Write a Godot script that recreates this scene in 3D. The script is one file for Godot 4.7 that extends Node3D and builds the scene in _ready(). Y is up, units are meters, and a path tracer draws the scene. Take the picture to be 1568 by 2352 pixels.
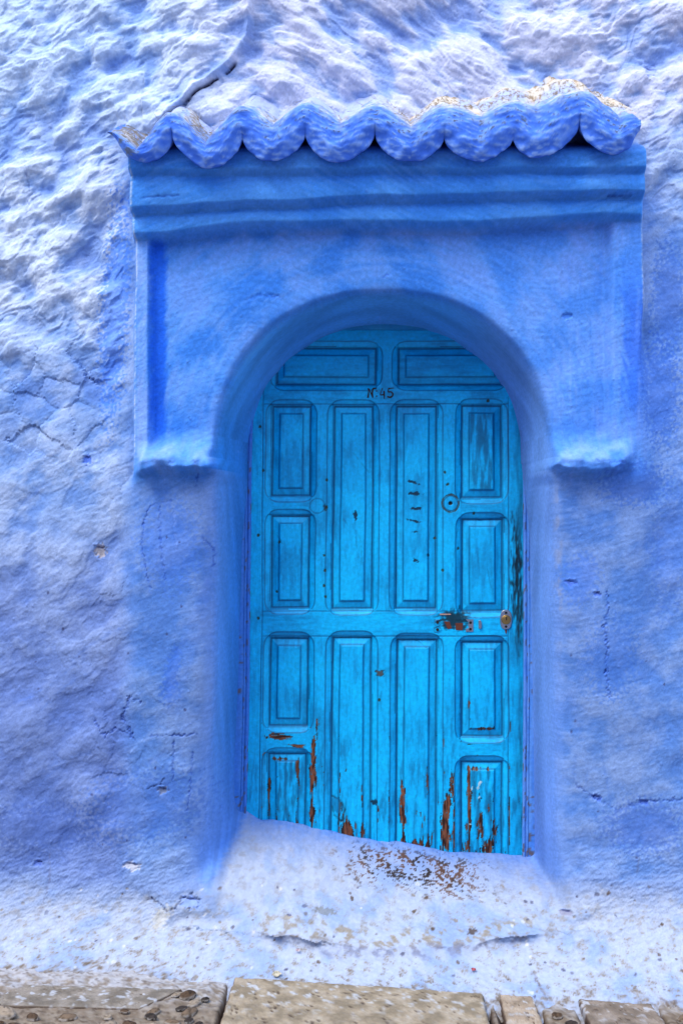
extends Node3D
# A blue-washed house front with an arched doorway, a plank-panelled blue door and a tiled hood, in a mountain town.
# Elevation drawing unit: 1 u = 1.4516 mm, x to the right, y downwards on the facade; the facade plane is z = 0, the street is +z.

const K := 0.0014516
const AXIS_X := 890.0
const EYE_Y := 1200.0
const EYE_H := 1.40
const DIST := 3.4
const DOOR_Z := -0.33
const DS := 1.097            # scale of the door drawing (it stands 0.33 m behind the facade)
const STEP := 2.35           # grid step of the plaster, u
const DSTEP := 1.75          # grid step of the door, u

var n_big := FastNoiseLite.new()
var n_mid := FastNoiseLite.new()
var n_fine := FastNoiseLite.new()
var n_grain := FastNoiseLite.new()
var n_cell := FastNoiseLite.new()
var n_cell2 := FastNoiseLite.new()
var n_patch := FastNoiseLite.new()
var n_streak := FastNoiseLite.new()
var n_wob := FastNoiseLite.new()
var n_scab := FastNoiseLite.new()
var n_tile := FastNoiseLite.new()
var n_tile2 := FastNoiseLite.new()
var n_dirt := FastNoiseLite.new()
var rng := RandomNumberGenerator.new()

var xs := PackedFloat32Array()
var ys := PackedFloat32Array()
var rows: Array = []
var M := {}
var house: Node3D


func _ready() -> void:
	rng.seed = 4511
	# ---- camera, sky, sun, exposure
	var cam := Camera3D.new()
	cam.name = "camera"
	cam.position = Vector3(0, EYE_H, DIST)
	cam.projection = Camera3D.PROJECTION_FRUSTUM
	cam.near = 0.05
	cam.far = 300.0
	var half := 1176.0 * K / DIST
	cam.size = 2.0 * half * cam.near
	cam.frustum_offset = Vector2((784.0 - AXIS_X) * K / DIST, (EYE_Y - 1176.0) * K / DIST) * cam.near
	cam.current = true
	add_child(cam)
	var sky_mat := ProceduralSkyMaterial.new()
	sky_mat.sky_top_color = Color(0.80, 0.86, 0.96)
	sky_mat.sky_horizon_color = Color(0.66, 0.70, 0.78)
	sky_mat.sky_curve = 0.25
	sky_mat.ground_bottom_color = Color(0.35, 0.33, 0.32)
	sky_mat.ground_horizon_color = Color(0.45, 0.45, 0.47)
	sky_mat.sky_energy_multiplier = 1.25
	var env := Environment.new()
	env.background_mode = Environment.BG_SKY
	env.sky = Sky.new()
	env.sky.sky_material = sky_mat
	env.tonemap_mode = Environment.TONE_MAPPER_LINEAR
	env.tonemap_exposure = 1.95
	env.sdfgi_enabled = true
	env.ssao_enabled = true
	env.ssil_enabled = true
	var we := WorldEnvironment.new()
	we.name = "world_environment"
	we.environment = env
	add_child(we)
	var sun := DirectionalLight3D.new()
	sun.name = "sun"
	sun.light_energy = 0.5
	sun.light_angular_distance = 22.0
	sun.light_color = Color(1.0, 0.965, 0.92)
	sun.shadow_enabled = true
	sun.sky_mode = DirectionalLight3D.SKY_MODE_LIGHT_ONLY
	add_child(sun)
	sun.look_at_from_position(Vector3(-0.62, 1.30, 0.72), Vector3.ZERO)

	make_noises()
	make_materials()
	house = Node3D.new()
	house.name = "house"
	house.set_meta("label", "blue plastered house front with an arched doorway, weathered turquoise door and scalloped tile hood")
	house.set_meta("category", "house")
	add_child(house)
	build_facade()
	build_door()
	build_canopy()
	build_pavement()
	build_litter()
	build_opposite()


func make_noises() -> void:
	var spec := [[n_big, 11, 1.0 / 190.0, 2], [n_mid, 12, 1.0 / 62.0, 2], [n_fine, 13, 1.0 / 15.0, 3], [n_grain, 14, 1.0 / 5.0, 2], [n_patch, 15, 1.0 / 190.0, 4], [n_streak, 16, 1.0 / 40.0, 3], [n_wob, 17, 1.0 / 170.0, 2], [n_dirt, 18, 1.0 / 34.0, 4], [n_scab, 19, 1.0 / 110.0, 3]]
	for s in spec:
		var n: FastNoiseLite = s[0]
		n.noise_type = FastNoiseLite.TYPE_SIMPLEX_SMOOTH
		n.seed = s[1]
		n.frequency = s[2]
		n.fractal_type = FastNoiseLite.FRACTAL_FBM
		n.fractal_octaves = s[3]
	n_big.domain_warp_fractal_type = FastNoiseLite.DOMAIN_WARP_FRACTAL_NONE
	n_big.domain_warp_enabled = true
	n_big.domain_warp_amplitude = 60.0
	n_big.domain_warp_frequency = 1.0 / 140.0
	for c in [[n_cell, 31, 1.0 / 74.0, 0], [n_cell2, 32, 1.0 / 46.0, 0], [n_tile, 31, 1.0 / 74.0, 1], [n_tile2, 32, 1.0 / 46.0, 1]]:
		var n: FastNoiseLite = c[0]
		n.noise_type = FastNoiseLite.TYPE_CELLULAR
		n.seed = c[1]
		n.frequency = c[2]
		n.fractal_type = FastNoiseLite.FRACTAL_NONE
		n.cellular_distance_function = FastNoiseLite.DISTANCE_EUCLIDEAN
		n.cellular_return_type = FastNoiseLite.RETURN_CELL_VALUE if c[3] else FastNoiseLite.RETURN_DISTANCE2_SUB
		n.domain_warp_enabled = true
		n.domain_warp_fractal_type = FastNoiseLite.DOMAIN_WARP_FRACTAL_INDEPENDENT
		n.domain_warp_fractal_octaves = 2
		n.domain_warp_amplitude = 26.0
		n.domain_warp_frequency = 1.0 / 60.0


func grain_texture(seed_: int, size: int, freq: float, low: float) -> ImageTexture:
	var n := FastNoiseLite.new()
	n.seed = seed_
	n.noise_type = FastNoiseLite.TYPE_SIMPLEX_SMOOTH
	n.frequency = freq
	n.fractal_octaves = 4
	var im := n.get_seamless_image(size, size)
	im.convert(Image.FORMAT_RGB8)
	for y in size:
		for x in size:
			var v := lerpf(low, 1.0, im.get_pixel(x, y).r)
			im.set_pixel(x, y, Color(v, v, v))
	return ImageTexture.create_from_image(im)


func height_texture(seed_: int, size: int, freq: float) -> ImageTexture:
	var n := FastNoiseLite.new()
	n.seed = seed_
	n.noise_type = FastNoiseLite.TYPE_SIMPLEX_SMOOTH
	n.frequency = freq
	n.fractal_octaves = 4
	var im := n.get_seamless_image(size, size)
	im.convert(Image.FORMAT_RGB8)
	return ImageTexture.create_from_image(im)


func paint_material(called: String, rough: float, tex: Texture2D, scale: float, bump: Texture2D = null, cm := 0.0) -> StandardMaterial3D:
	var m := StandardMaterial3D.new()
	m.resource_name = called
	m.vertex_color_use_as_albedo = true
	m.vertex_color_is_srgb = true
	m.roughness = rough
	m.metallic_specular = 0.35
	m.albedo_texture = tex
	m.uv1_triplanar = true
	m.uv1_world_triplanar = true
	m.uv1_scale = Vector3.ONE * scale
	if bump:
		m.heightmap_enabled = true
		m.heightmap_texture = bump
		m.heightmap_scale = cm
	return m


func plain_material(called: String, c: Color, rough: float, metal := 0.0) -> StandardMaterial3D:
	var m := StandardMaterial3D.new()
	m.resource_name = called
	m.albedo_color = c
	m.roughness = rough
	m.metallic = metal
	return m


func make_materials() -> void:
	var g := grain_texture(91, 512, 0.03, 0.86)
	var b := height_texture(92, 512, 0.035)
	M.plaster = paint_material("limewash_plaster", 0.86, g, 3.1, b, 0.07)
	M.door = paint_material("door_paint", 0.5, g, 3.3, b, 0.04)
	M.stone = paint_material("worn_stone", 0.9, g, 3.4, b, 0.12)
	M.steel = plain_material("worn_steel", Color(0.66, 0.66, 0.68), 0.35, 1.0)
	M.brass = plain_material("brass", Color(0.66, 0.53, 0.32), 0.4, 1.0)
	M.black = plain_material("black_ink", Color(0.03, 0.03, 0.05), 0.6)
	M.hole = plain_material("dark_hole", Color(0.05, 0.035, 0.03), 0.9)
	M.rust = plain_material("rust", Color(0.36, 0.16, 0.09), 0.85)
	M.straw = plain_material("dry_straw", Color(0.62, 0.50, 0.33), 0.9)


# ---------------------------------------------------------------- small helpers

func ss(a: float, b: float, x: float) -> float:
	var t := clampf((x - a) / (b - a), 0.0, 1.0)
	return t * t * (3.0 - 2.0 * t)


func bump(a: float, b: float, soft: float, x: float) -> float:
	return ss(a - soft, a + soft, x) * (1.0 - ss(b - soft, b + soft, x))


func smax(a: float, b: float, k: float) -> float:
	return 0.5 * (a + b + sqrt((a - b) * (a - b) + k * k))


func at(px: float, py: float, z: float) -> Vector3:
	return Vector3((px - AXIS_X) * K, EYE_H + (EYE_Y - py) * K, z)


func table(p: PackedVector2Array, x: float) -> float:
	if x <= p[0].x:
		return p[0].y
	for i in range(1, p.size()):
		if x <= p[i].x:
			var t := (x - p[i - 1].x) / (p[i].x - p[i - 1].x)
			return lerpf(p[i - 1].y, p[i].y, t * t * (3.0 - 2.0 * t))
	return p[p.size() - 1].y


func child(called: String, mesh: Mesh, m: Material, parent: Node, xf := Transform3D()) -> MeshInstance3D:
	var o := MeshInstance3D.new()
	o.name = called
	o.mesh = mesh
	o.material_override = m
	o.transform = xf
	parent.add_child(o, true)
	return o


func run_rows(f: Callable, count: int) -> void:
	rows = []
	rows.resize(count)
	var share := func(first: int) -> void:
		for j in range(first, count, 4):
			f.call(j)
	var workers: Array = []
	for k in 4:
		var t := Thread.new()
		t.start(share.bind(k))
		workers.append(t)
	for t in workers:
		t.wait_to_finish()


# positions of a grid -> normals
func grid_normals(p: PackedVector3Array, nx: int, ny: int) -> PackedVector3Array:
	var f := func(j: int) -> void:
		var out := PackedVector3Array()
		out.resize(nx)
		var ju := maxi(j - 1, 0) * nx
		var jd := mini(j + 1, ny - 1) * nx
		var jj := j * nx
		for i in nx:
			var dx := p[jj + mini(i + 1, nx - 1)] - p[jj + maxi(i - 1, 0)]
			var dy := p[ju + i] - p[jd + i]
			out[i] = dx.cross(dy).normalized()
		rows[j] = out
	run_rows(f, ny)
	var n := PackedVector3Array()
	for r in rows:
		n.append_array(r)
	return n


# splits a grid into one mesh for every part number of its quads (-1: left out)
func split_grid(p: PackedVector3Array, n: PackedVector3Array, c: PackedColorArray, nx: int, ny: int, part_of: PackedInt32Array, count: int) -> Array:
	var lists: Array = []
	for k in count:
		lists.append(PackedInt32Array())
	for k in count:
		var l := PackedInt32Array()
		var at_ := part_of.find(k)
		while at_ >= 0:
			l.append(at_)
			# runs
			var e := at_ + 1
			while e < part_of.size() and part_of[e] == k:
				l.append(e)
				e += 1
			at_ = part_of.find(k, e) if e < part_of.size() else -1
		lists[k] = l
	var f := func(k: int) -> void:
		var l: PackedInt32Array = lists[k]
		if l.is_empty():
			return
		var map := PackedInt32Array()
		map.resize(p.size())
		map.fill(-1)
		var pp := PackedVector3Array()
		var nn := PackedVector3Array()
		var cc := PackedColorArray()
		var ii := PackedInt32Array()
		var q := nx - 1
		for e in l:
			var a: int = (e / q) * nx + e % q
			for s in 4:
				var v := a + (s & 1) + (s >> 1) * nx
				if map[v] < 0:
					map[v] = pp.size()
					pp.append(p[v])
					nn.append(n[v])
					cc.append(c[v])
			ii.append(map[a])
			ii.append(map[a + 1])
			ii.append(map[a + nx])
			ii.append(map[a + 1])
			ii.append(map[a + nx + 1])
			ii.append(map[a + nx])
		var arr := []
		arr.resize(Mesh.ARRAY_MAX)
		arr[Mesh.ARRAY_VERTEX] = pp
		arr[Mesh.ARRAY_NORMAL] = nn
		arr[Mesh.ARRAY_COLOR] = cc
		arr[Mesh.ARRAY_INDEX] = ii
		rows[k] = arr
	run_rows(f, count)
	var meshes: Array = []
	for k in count:
		if rows[k] == null:
			meshes.append(null)
			continue
		var me := ArrayMesh.new()
		me.add_surface_from_arrays(Mesh.PRIMITIVE_TRIANGLES, rows[k])
		meshes.append(me)
	return meshes


func whole_grid(p: PackedVector3Array, c: PackedColorArray, nx: int, ny: int) -> ArrayMesh:
	var parts := PackedInt32Array()
	parts.resize((nx - 1) * (ny - 1))
	return split_grid(p, grid_normals(p, nx, ny), c, nx, ny, parts, 1)[0]


# ---------------------------------------------------------------- the facade

var A0_L := PackedVector2Array([Vector2(1055, 387), Vector2(1300, 391), Vector2(1500, 396), Vector2(1800, 410), Vector2(1960, 430)])
var A0_R := PackedVector2Array([Vector2(1055, 383), Vector2(1300, 391), Vector2(1600, 396), Vector2(1900, 403), Vector2(2000, 414)])
var A1_L := PackedVector2Array([Vector2(1055, 345), Vector2(1300, 358), Vector2(1500, 363), Vector2(1850, 371)])
var A1_R := PackedVector2Array([Vector2(1055, 349), Vector2(1250, 364), Vector2(1500, 368), Vector2(1900, 372)])
var THRESH := PackedVector2Array([Vector2(515, 1830), Vector2(540, 1862), Vector2(600, 1884), Vector2(900, 1932), Vector2(1060, 1958), Vector2(1200, 1963), Vector2(1300, 1965)])
var RIDGE := PackedVector2Array([Vector2(585, -80), Vector2(583, 30), Vector2(572, 95), Vector2(530, 150), Vector2(462, 205), Vector2(395, 262)])


func opening(px: float, py: float) -> float:
	# 0 at the arris of the doorway, 1 where the reveal meets the door frame, negative on the wall
	var dx := px - 882.0
	var wob := n_wob.get_noise_2d(px * 0.8, py * 0.8 + 900.0) * 4.0
	if py < 1055.0:
		var dy := 1055.0 - py
		var ax := maxf(absf(dx) + wob, 0.0)
		var right := ss(-60, 60, dx)
		var f0 := pow(pow(ax / lerpf(388.0, 384.0, right), 2.22) + pow(dy / 384.0, 2.22), 1.0 / 2.22)
		var f1 := pow(pow(ax / lerpf(345.0, 349.0, right), 2.22) + pow(dy / 352.0, 2.22), 1.0 / 2.22)
		if f0 >= 1.0:
			return -(f0 - 1.0) * 385.0 / 36.0
		if f1 <= 1.0:
			return 1.0 + (1.0 - f1) * 350.0 / 36.0
		return (1.0 - f0) / maxf((1.0 - f0) + (f1 - 1.0) * 0.91, 1e-5)
	var left := dx < 0.0
	var a0 := table(A0_L if left else A0_R, py) + wob * 0.6
	var a1 := table(A1_L if left else A1_R, py)
	a0 -= 11.0 * bump(1062, 1100, 16, py) * (1.0 if left else 0.8)
	return (a0 - absf(dx)) / (a0 - a1)


func foot_z(v: float) -> float:
	return 0.337 * pow(clampf((v - 1925.0) / 375.0, 0.0, 1.3), 2.6)


func facade_row(j: int) -> void:
	var nx := xs.size()
	var zz := PackedFloat32Array()
	var cc := PackedColorArray()
	var aa := PackedFloat32Array()
	zz.resize(nx)
	cc.resize(nx)
	aa.resize(nx)
	var py := ys[j]
	var deep := Color(0.18, 0.41, 0.77)
	var deeper := Color(0.07, 0.25, 0.74)
	var mid := Color(0.39, 0.54, 0.80)
	var soft := Color(0.47, 0.59, 0.81)
	var pale := Color(0.77, 0.82, 0.91)
	var lav := Color(0.78, 0.79, 0.88)
	var sky_blue := Color(0.70, 0.79, 0.92)
	var white := Color(0.68, 0.72, 0.80)
	for i in nx:
		var px := xs[i]
		var t := opening(px, py)
		if t > 2.3 and py < 1800.0:
			zz[i] = -0.5
			cc[i] = mid
			continue
		# ---- noises
		var wx := n_wob.get_noise_2d(px * 0.7, py * 0.7) * 7.0
		var wy := n_wob.get_noise_2d(px * 0.7 + 500.0, py * 0.7) * 6.0
		var up := 1.0 - ss(240, 420, py)
		var leftness := 1.0 - ss(250, 330, px)
		var rightness := ss(1440, 1500, px)
		# direction of the trowel: level at the top, falling to the left lower down
		var tilt := lerpf(0.44, 0.36, up) * lerpf(1.0, 0.7, ss(380, 800, px)) * (1.0 - 0.25 * ss(900, 1500, py))
		var rx := px + (EYE_Y - py) * tilt * 0.5
		var ry := py + (px - 1500.0 * ss(560, 1330, px)) * tilt
		var big := n_big.get_noise_2d(rx * 0.85, ry * 1.02)
		var md := n_mid.get_noise_2d(rx * 0.85, ry * 1.08)
		var fine := n_fine.get_noise_2d(rx * 0.55, ry * 1.35)
		var grain := n_grain.get_noise_2d(px, py)
		var fibre := n_streak.get_noise_2d(rx * 0.32, ry * 3.0)
		var patch := n_patch.get_noise_2d(px, py)
		var dirt := n_dirt.get_noise_2d(px, py)
		# ---- where the plaster is rough
		var rough := maxf(up, leftness * (1.0 - ss(760, 1150, py)) * 0.95)
		rough = maxf(rough, (1.0 - ss(420, 640, py)) * rightness * 0.75)
		var low := ss(1900, 2020, py)
		rough = maxf(rough, lerpf(0.30, 0.16, ss(1250, 1420, px)))
		rough = lerpf(rough, 0.12, low)
		# ---- the doorcase
		var xl := 322.0 + wx * 0.5 + (py - 500.0) * -0.012
		var xr := 1467.0 + wx * 0.5
		var below := ss(1080, 1140, py)
		var fade := 1.0 - ss(1250, 1900, py)
		var edge_l := lerpf(7.0, 45.0, below)
		var edge_r := lerpf(7.0, 60.0, ss(720, 1000, py))
		var case_x := ss(xl - edge_l, xl + edge_l * 0.4, px) * (1.0 - ss(xr - edge_r * 0.5, xr + edge_r, px))
		var case_on := case_x * ss(330, 400, py) * lerpf(1.0, fade * 0.75, below)
		var zf := 0.052 * case_on
		# plaster swept up against the case on the left
		zf += 0.022 * (1.0 - case_x) * ss(225, 322, px) * (1.0 - ss(322, 400, px)) * ss(330, 430, py) * (1.0 - ss(900, 1250, py))
		# sunk panel round the arch
		var pan_l := 352.0 + wx * 0.4
		var pan_r := 1392.0 + wx * 0.6
		var ptop := 534.0 + 26.0 * (1.0 - ss(330, 640, px)) - 14.0 * ss(1000, 1400, px) + wy * 0.7
		var panel := ss(pan_l - 5.0, pan_l + 6.0, px) * (1.0 - ss(pan_r - 9.0, pan_r + 9.0, px)) * ss(ptop - 8.0, ptop + 10.0, py)
		panel *= 1.0 - ss(985, 1058, py + wy)
		zf -= 0.034 * panel
		# the panel swells again towards the arch
		# capitals
		var cap_y := 1064.0 + wy * 1.2 + (12.0 * sin((px - 1250.0) / 62.0) - 8.0) * ss(1100, 1200, px) + 8.0 * (1.0 - ss(320, 380, px))
		var cap_x := bump(332 + wx, 640, 14, px) + bump(1000, 1432, 26, px)
		var chipped := 7.0 * md + 1.0 * fine
		var cap := ss(cap_y - 50.0, cap_y - 1.0, py) * (1.0 - ss(cap_y + 10.0 + chipped, cap_y + 30.0 + chipped, py))
		cap *= cap_x
		cap *= 1.0 - ss(-0.25, 0.35, t)
		zf += 0.056 * cap * (1.0 + 0.3 * md)
		# cornice mouldings
		var cx_t := clampf((px - 320.0) / 1150.0, 0.0, 1.0)
		var ya := 431.0 - 4.0 * cx_t + wy * 0.6
		var yb := 511.0 - 34.0 * cx_t + wy * 0.8 - 10.0 * sin(cx_t * PI)
		var corn_x := ss(311 + wx * 0.4, 321 + wx * 0.4, px) * (1.0 - ss(1456 + wx * 0.3, 1468 + wx * 0.3, px))
		var c_top := ss(316, 392, py)
		var z_corn := 0.155 - 0.032 * ss(ya - 9.0, ya + 5.0, py) - 0.042 * ss(yb - 10.0, yb + 4.0, py) - 0.036 * ss(ptop - 12.0, ptop + 5.0, py)
		z_corn += 0.011 * sin(clampf((py - ya) / (yb - ya), 0.0, 1.0) * PI) + 0.008 * sin(clampf((py - yb) / (ptop - yb), 0.0, 1.0) * PI)
		var on_corn := corn_x * c_top * (1.0 - ss(ptop - 6.0, ptop + 8.0, py))
		zf = lerpf(zf, maxf(z_corn, zf), on_corn)
		var smooth_zone := maxf(case_on, on_corn)
		# ---- the opening
		var e := lerpf(0.13, 0.55, ss(1040, 1300, py))
		var rev := 0.5 * (t + sqrt(t * t + e * e))
		var inside := ss(-0.22, 0.22, t)
		var z_rev := -0.33 * rev
		if t > 1.05:
			z_rev -= (t - 1.05) * 0.25
		# ---- relief
		var cell := n_cell.get_noise_2d(px * 1.0, py * 1.15)
		var cell_on := leftness * bump(800, 1020, 70, py) * (1.0 - ss(190, 280, px))
		var cell2 := n_cell2.get_noise_2d(px, py * 1.1)
		var cell2_on := bump(1560, 1880, 90, py) * bump(215, 420, 40, px) * 0.8 + 0.35 * bump(1080, 1560, 60, py) * bump(190, 330, 40, px)
		var am := 1.0 - 0.88 * maxf(smooth_zone, inside)
		am *= 1.0 - 0.5 * bump(1100, 1900, 60, py) * case_x
		# plaster thrown on by hand, coat over coat: soft lumps, then scabs and dents with broken edges
		var g1 := n_scab.get_noise_2d(rx * 0.60, ry * 0.80) * 3.1 + 0.5 * big
		var g2 := n_scab.get_noise_2d(rx * 1.35 + 900.0, ry * 1.75) * 2.6 + 0.6 * md
		var k1 := floorf(g1)
		var k2 := floorf(g2)
		var s1 := k1 + 0.35 * (g1 - k1) + 0.65 * ss(0.0, 0.30, g1 - k1)
		var s2 := k2 + 0.35 * (g2 - k2) + 0.65 * ss(0.0, 0.34, g2 - k2)
		var m2 := ss(-0.25, 0.35, patch)
		var h := big * 0.55 + s1 * 0.24 + s2 * 0.09 * m2 + md * 0.30
		var relief := rough * am * (0.036 * big + 0.0080 * s1 + 0.0026 * m2 * s2 + 0.0066 * md + 0.0013 * fine + 0.0005 * fibre + 0.0010 * grain)
		relief *= 1.0 - 0.7 * cell_on
		# overlapping scales of old limewash
		var sc := clampf((cell + 1.0) * 2.6, 0.0, 1.0)
		relief += cell_on * (0.006 * pow(sc, 0.45) + 0.009 * n_tile.get_noise_2d(px * 1.0, py * 1.15) + 0.004 * big)
		var sc2 := clampf((cell2 + 1.0) * 3.2, 0.0, 1.0)
		relief += cell2_on * am * (0.0022 * pow(sc2, 0.4) + 0.0034 * n_tile2.get_noise_2d(px, py * 1.1))
		# brushed surface everywhere
		var dull := 1.0 - 0.9 * ss(0.0, 0.3, t)
		relief += (0.0003 * fine + 0.0003 * fibre + 0.0005 * grain) * dull + 0.0036 * patch
		relief += 0.003 * low * md + 0.0018 * low * fine + 0.0010 * low * grain
		relief += 0.0009 * wx
		# strokes of the brush: upright on the case, bent round the arch
		var ang := atan2(px - 882.0, 1055.0 - py)
		var rad := Vector2(px - 882.0, py - 1055.0).length()
		var arch_b := bump(1.0, 9.0, 0.8, -t + 1.0) * smooth_zone if py < 1055.0 else 0.0
		var brush := n_streak.get_noise_2d(px * 2.6, py * 0.22)
		var brush_arch := n_streak.get_noise_2d(rad * 2.4, ang * 75.0)
		var br := lerpf(brush, brush_arch, clampf(arch_b * 0.75, 0, 1))
		br = lerpf(br, patch * 0.6 + 0.4 * n_streak.get_noise_2d(t * 60.0, (ang * 300.0 if py < 1055.0 else py) * 0.25), ss(-0.5, 0.1, t))
		relief += (0.0005 * br + 0.0005 * fibre) * maxf(smooth_zone, inside)
		# split ridge above the hood
		var crack_c := 0.0
		if py < 300.0 and px > 330.0 and px < 720.0:
			var best := 1e9
			var side := 0.0
			var along := 0.0
			var pt := Vector2(px + md * 5.0, py)
			for k in RIDGE.size() - 1:
				var a := RIDGE[k]
				var b := RIDGE[k + 1]
				var ab := b - a
				var tt := clampf((pt - a).dot(ab) / ab.length_squared(), 0.0, 1.0)
				var d := pt - (a + ab * tt)
				if d.length() < best:
					best = d.length()
					side = signf(ab.cross(d))
					along = k + tt
			var side_k := 1.0 - ss(90, 170, best)
			var s := best * side      # positive: left of the ridge as one climbs down
			relief += side_k * 0.014 * exp(-pow((s - 9.0) / 7.5, 2.0))
			relief += side_k * 0.020 * ss(-4, 5, s) * exp(-maxf(s, 0.0) / 80.0)
			var open := ss(2.7, 2.95, along) * (1.0 - ss(3.2, 3.3, along) * (1.0 - ss(3.45, 3.5, along)))
			var gap := exp(-pow((s + 4.0) / lerpf(1.9, 3.2, along / 5.0), 2.0)) * open
			relief -= 0.010 * gap
			crack_c = gap * ss(-0.35, 0.1, fine + 0.2)
		var z := zf + relief + z_rev + foot_z(py)
		# ---- doorstep: worn tread from the sill down to its nose, then the apron
		var sx := AXIS_X + (px - AXIS_X) * 0.935
		var thr := table(THRESH, sx) + wy * 0.3
		var nose := 2136.0 + 44.0 * sin(PI * clampf((px - 590.0) / 660.0, 0.0, 1.0)) + wy * 1.4 + 9.0 * md + 3.0 * fine
		var tread := lerpf(DOOR_Z, 0.112, pow(clampf((py - thr) / (nose - thr), -1.0, 1.0), 1.0))
		if py < thr:
			tread = DOOR_Z - (thr - py) * 0.012
		var lip := bump(640, 1215, 120, px) * (0.008 * (1.0 + 0.8 * md) * bump(nose - 50.0, nose, 20, py))
		lip -= bump(660, 1215, 90, px) * 0.005 * (1.0 + md) * bump(nose + 5.0, nose + 22.0, 9, py)
		tread -= 0.06 * (1.0 - bump(590, 1235, 80, px)) * ss(2040, 2130, py)
		tread += lip + (0.012 * md + 0.006 * n_scab.get_noise_2d(px * 1.6, py * 2.2)) * ss(thr, thr + 60.0, py) + 0.003 * fine + 0.010 * big + 0.0012 * grain
		if py > nose:
			tread = smax(0.112 + lip - 0.06 * (1.0 - bump(590, 1235, 80, px)), foot_z(py) + 0.004 * md, 0.012) - 0.006 + 0.003 * fine
		var on_step := 0.0
		if py > 1780.0:
			var zs := smax(z, tread, lerpf(0.05, 0.010, ss(nose - 50.0, nose - 5.0, py)))
			on_step = ss(-0.03, 0.02, tread - z) * bump(440, 1320, 30, px)
			z = lerpf(z, zs, bump(380, 1380, 40, px))
		if py < thr - 3.0 and z < -0.375:
			z = -0.5
		zz[i] = z
		# ---- paint: blue limewash, brushed on again and again
		var pn := ss(-0.42, 0.5, patch + 0.4 * md + 0.16 * fine + 0.16 * fibre)
		var proud := ss(-0.30, 0.40, h + 0.16 * fine + 0.16 * fibre)
		# how far the wash has chalked to white, by zone
		var chalk := 0.30 * leftness + 0.18
		chalk = maxf(chalk, up * lerpf(1.0, 0.86, ss(1000, 1500, px)))
		chalk = maxf(chalk, leftness * 0.95 * (1.0 - ss(560, 1080, py)))
		chalk = maxf(chalk, rightness * 0.55 * (1.0 - ss(420, 640, py)))
		chalk -= 0.26 * leftness * ss(1150, 1700, py)
		var base := mid.lerp(deep, clampf((0.40 - pn) * 1.0, 0.0, 0.6))
		base = base.lerp(soft, clampf((pn - 0.55) * 1.6, 0.0, 0.8))
		var chalked := pale.lerp(lav, ss(350, 620, px) * up).lerp(sky_blue, (1.0 - ss(250, 420, px)) * (1.0 - ss(180, 420, py)) * 0.6)
		var ck := clampf(chalk * (0.66 + 0.60 * proud + 0.25 * (pn - 0.5)), 0.0, 1.0)
		ck *= 1.0 - 0.9 * maxf(smooth_zone, inside * 0.9)
		base = base.lerp(Color(0.34, 0.435, 0.70), leftness * ss(1080, 1400, py) * 0.85)
		var col := base.lerp(chalked, ck)
		# bright edge highlight painted along the arrises of the case
		var edge_light := exp(-pow((px - xl - 1.0) / 2.6, 2.0)) * bump(400, 1060, 20, py) + exp(-pow((px - xr + 2.0) / 2.6, 2.0)) * bump(345, 705, 16, py)
		# hollows keep the strong blue
		col = col.lerp(Color(0.40, 0.53, 0.83), rough * am * ss(0.10, 0.55, -h) * 0.42)
		# the case and its mouldings: fresher, stronger blue
		var strong := maxf(smooth_zone * (1.0 - below), on_corn)
		if strong > 0.0 or inside > 0.0:
			var cs := Color(0.35, 0.59, 0.90).lerp(Color(0.24, 0.51, 0.87), ss(-0.25, 0.35, patch))
			cs = cs.lerp(Color(0.45, 0.61, 0.91), ss(-0.25, 0.55, 0.45 * br - 0.8 * patch) * 0.6 + 0.30 * ss(900, 1300, px))
			cs = cs.lerp(deep, ss(0.10, 0.5, -br) * 0.22 * ss(-0.1, 0.3, patch))
			cs = cs.lerp(Color(0.20, 0.54, 0.86).lerp(Color(0.32, 0.66, 0.95), 1.0 - ss(800, 1050, py)).lerp(Color(0.42, 0.60, 0.86), ss(1000, 1240, px)), ss(-0.15, 0.25, t) * 0.9)  # left jamb painted as shaded, right jamb as lit
			cs = cs.lerp(Color(0.36, 0.52, 0.84), ss(1650, 1950, py) * 0.8)
			# painted shade beside the left fillet, and a deeper blue on the right arris
			cs = cs.lerp(Color(0.10, 0.38, 0.88), bump(352, 384, 7, px + br * 8.0) * bump(520, 1010, 40, py) * 0.85)
			cs = cs.lerp(Color(0.16, 0.38, 0.88), bump(1425, 1475, 16, px + br * 30.0) * bump(660, 960, 80, py) * 0.6)
			cs = cs.lerp(Color(0.54, 0.67, 0.92), bump(322, 347, 5, px) * bump(500, 1060, 30, py) * (0.6 + 0.5 * br))  # left fillet painted pale, as if lit from the left
			cs = cs.lerp(Color(0.25, 0.56, 0.91).lerp(Color(0.34, 0.62, 0.93), ss(-0.3, 0.3, patch + 0.4 * fibre)), on_corn * 0.85)
			cs = cs.lerp(Color(0.66, 0.74, 0.90), cap_x * (1.0 - ss(-0.2, 0.2, t)) * bump(cap_y - 40.0, cap_y - 2.0, 14, py) * clampf(0.30 + 0.7 * md + 0.3 * patch, 0.0, 0.45))  # sky-lit slope of the capitals painted paler
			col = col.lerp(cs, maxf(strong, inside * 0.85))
		col = col.lerp(Color(0.80, 0.82, 0.88), edge_light * clampf(0.55 + 0.8 * fine + 0.4 * md, 0.0, 0.85))
		# chalky whitewash at the foot and on the step
		var vb := 2003.0 + 26.0 * big + 16.0 * md
		vb = lerpf(vb, thr - 6.0, bump(512, 1262, 34, px))
		var wf := ss(vb - 26.0, vb + 42.0, py + 14.0 * fine + 12.0 * md + 8.0 * fibre)
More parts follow.
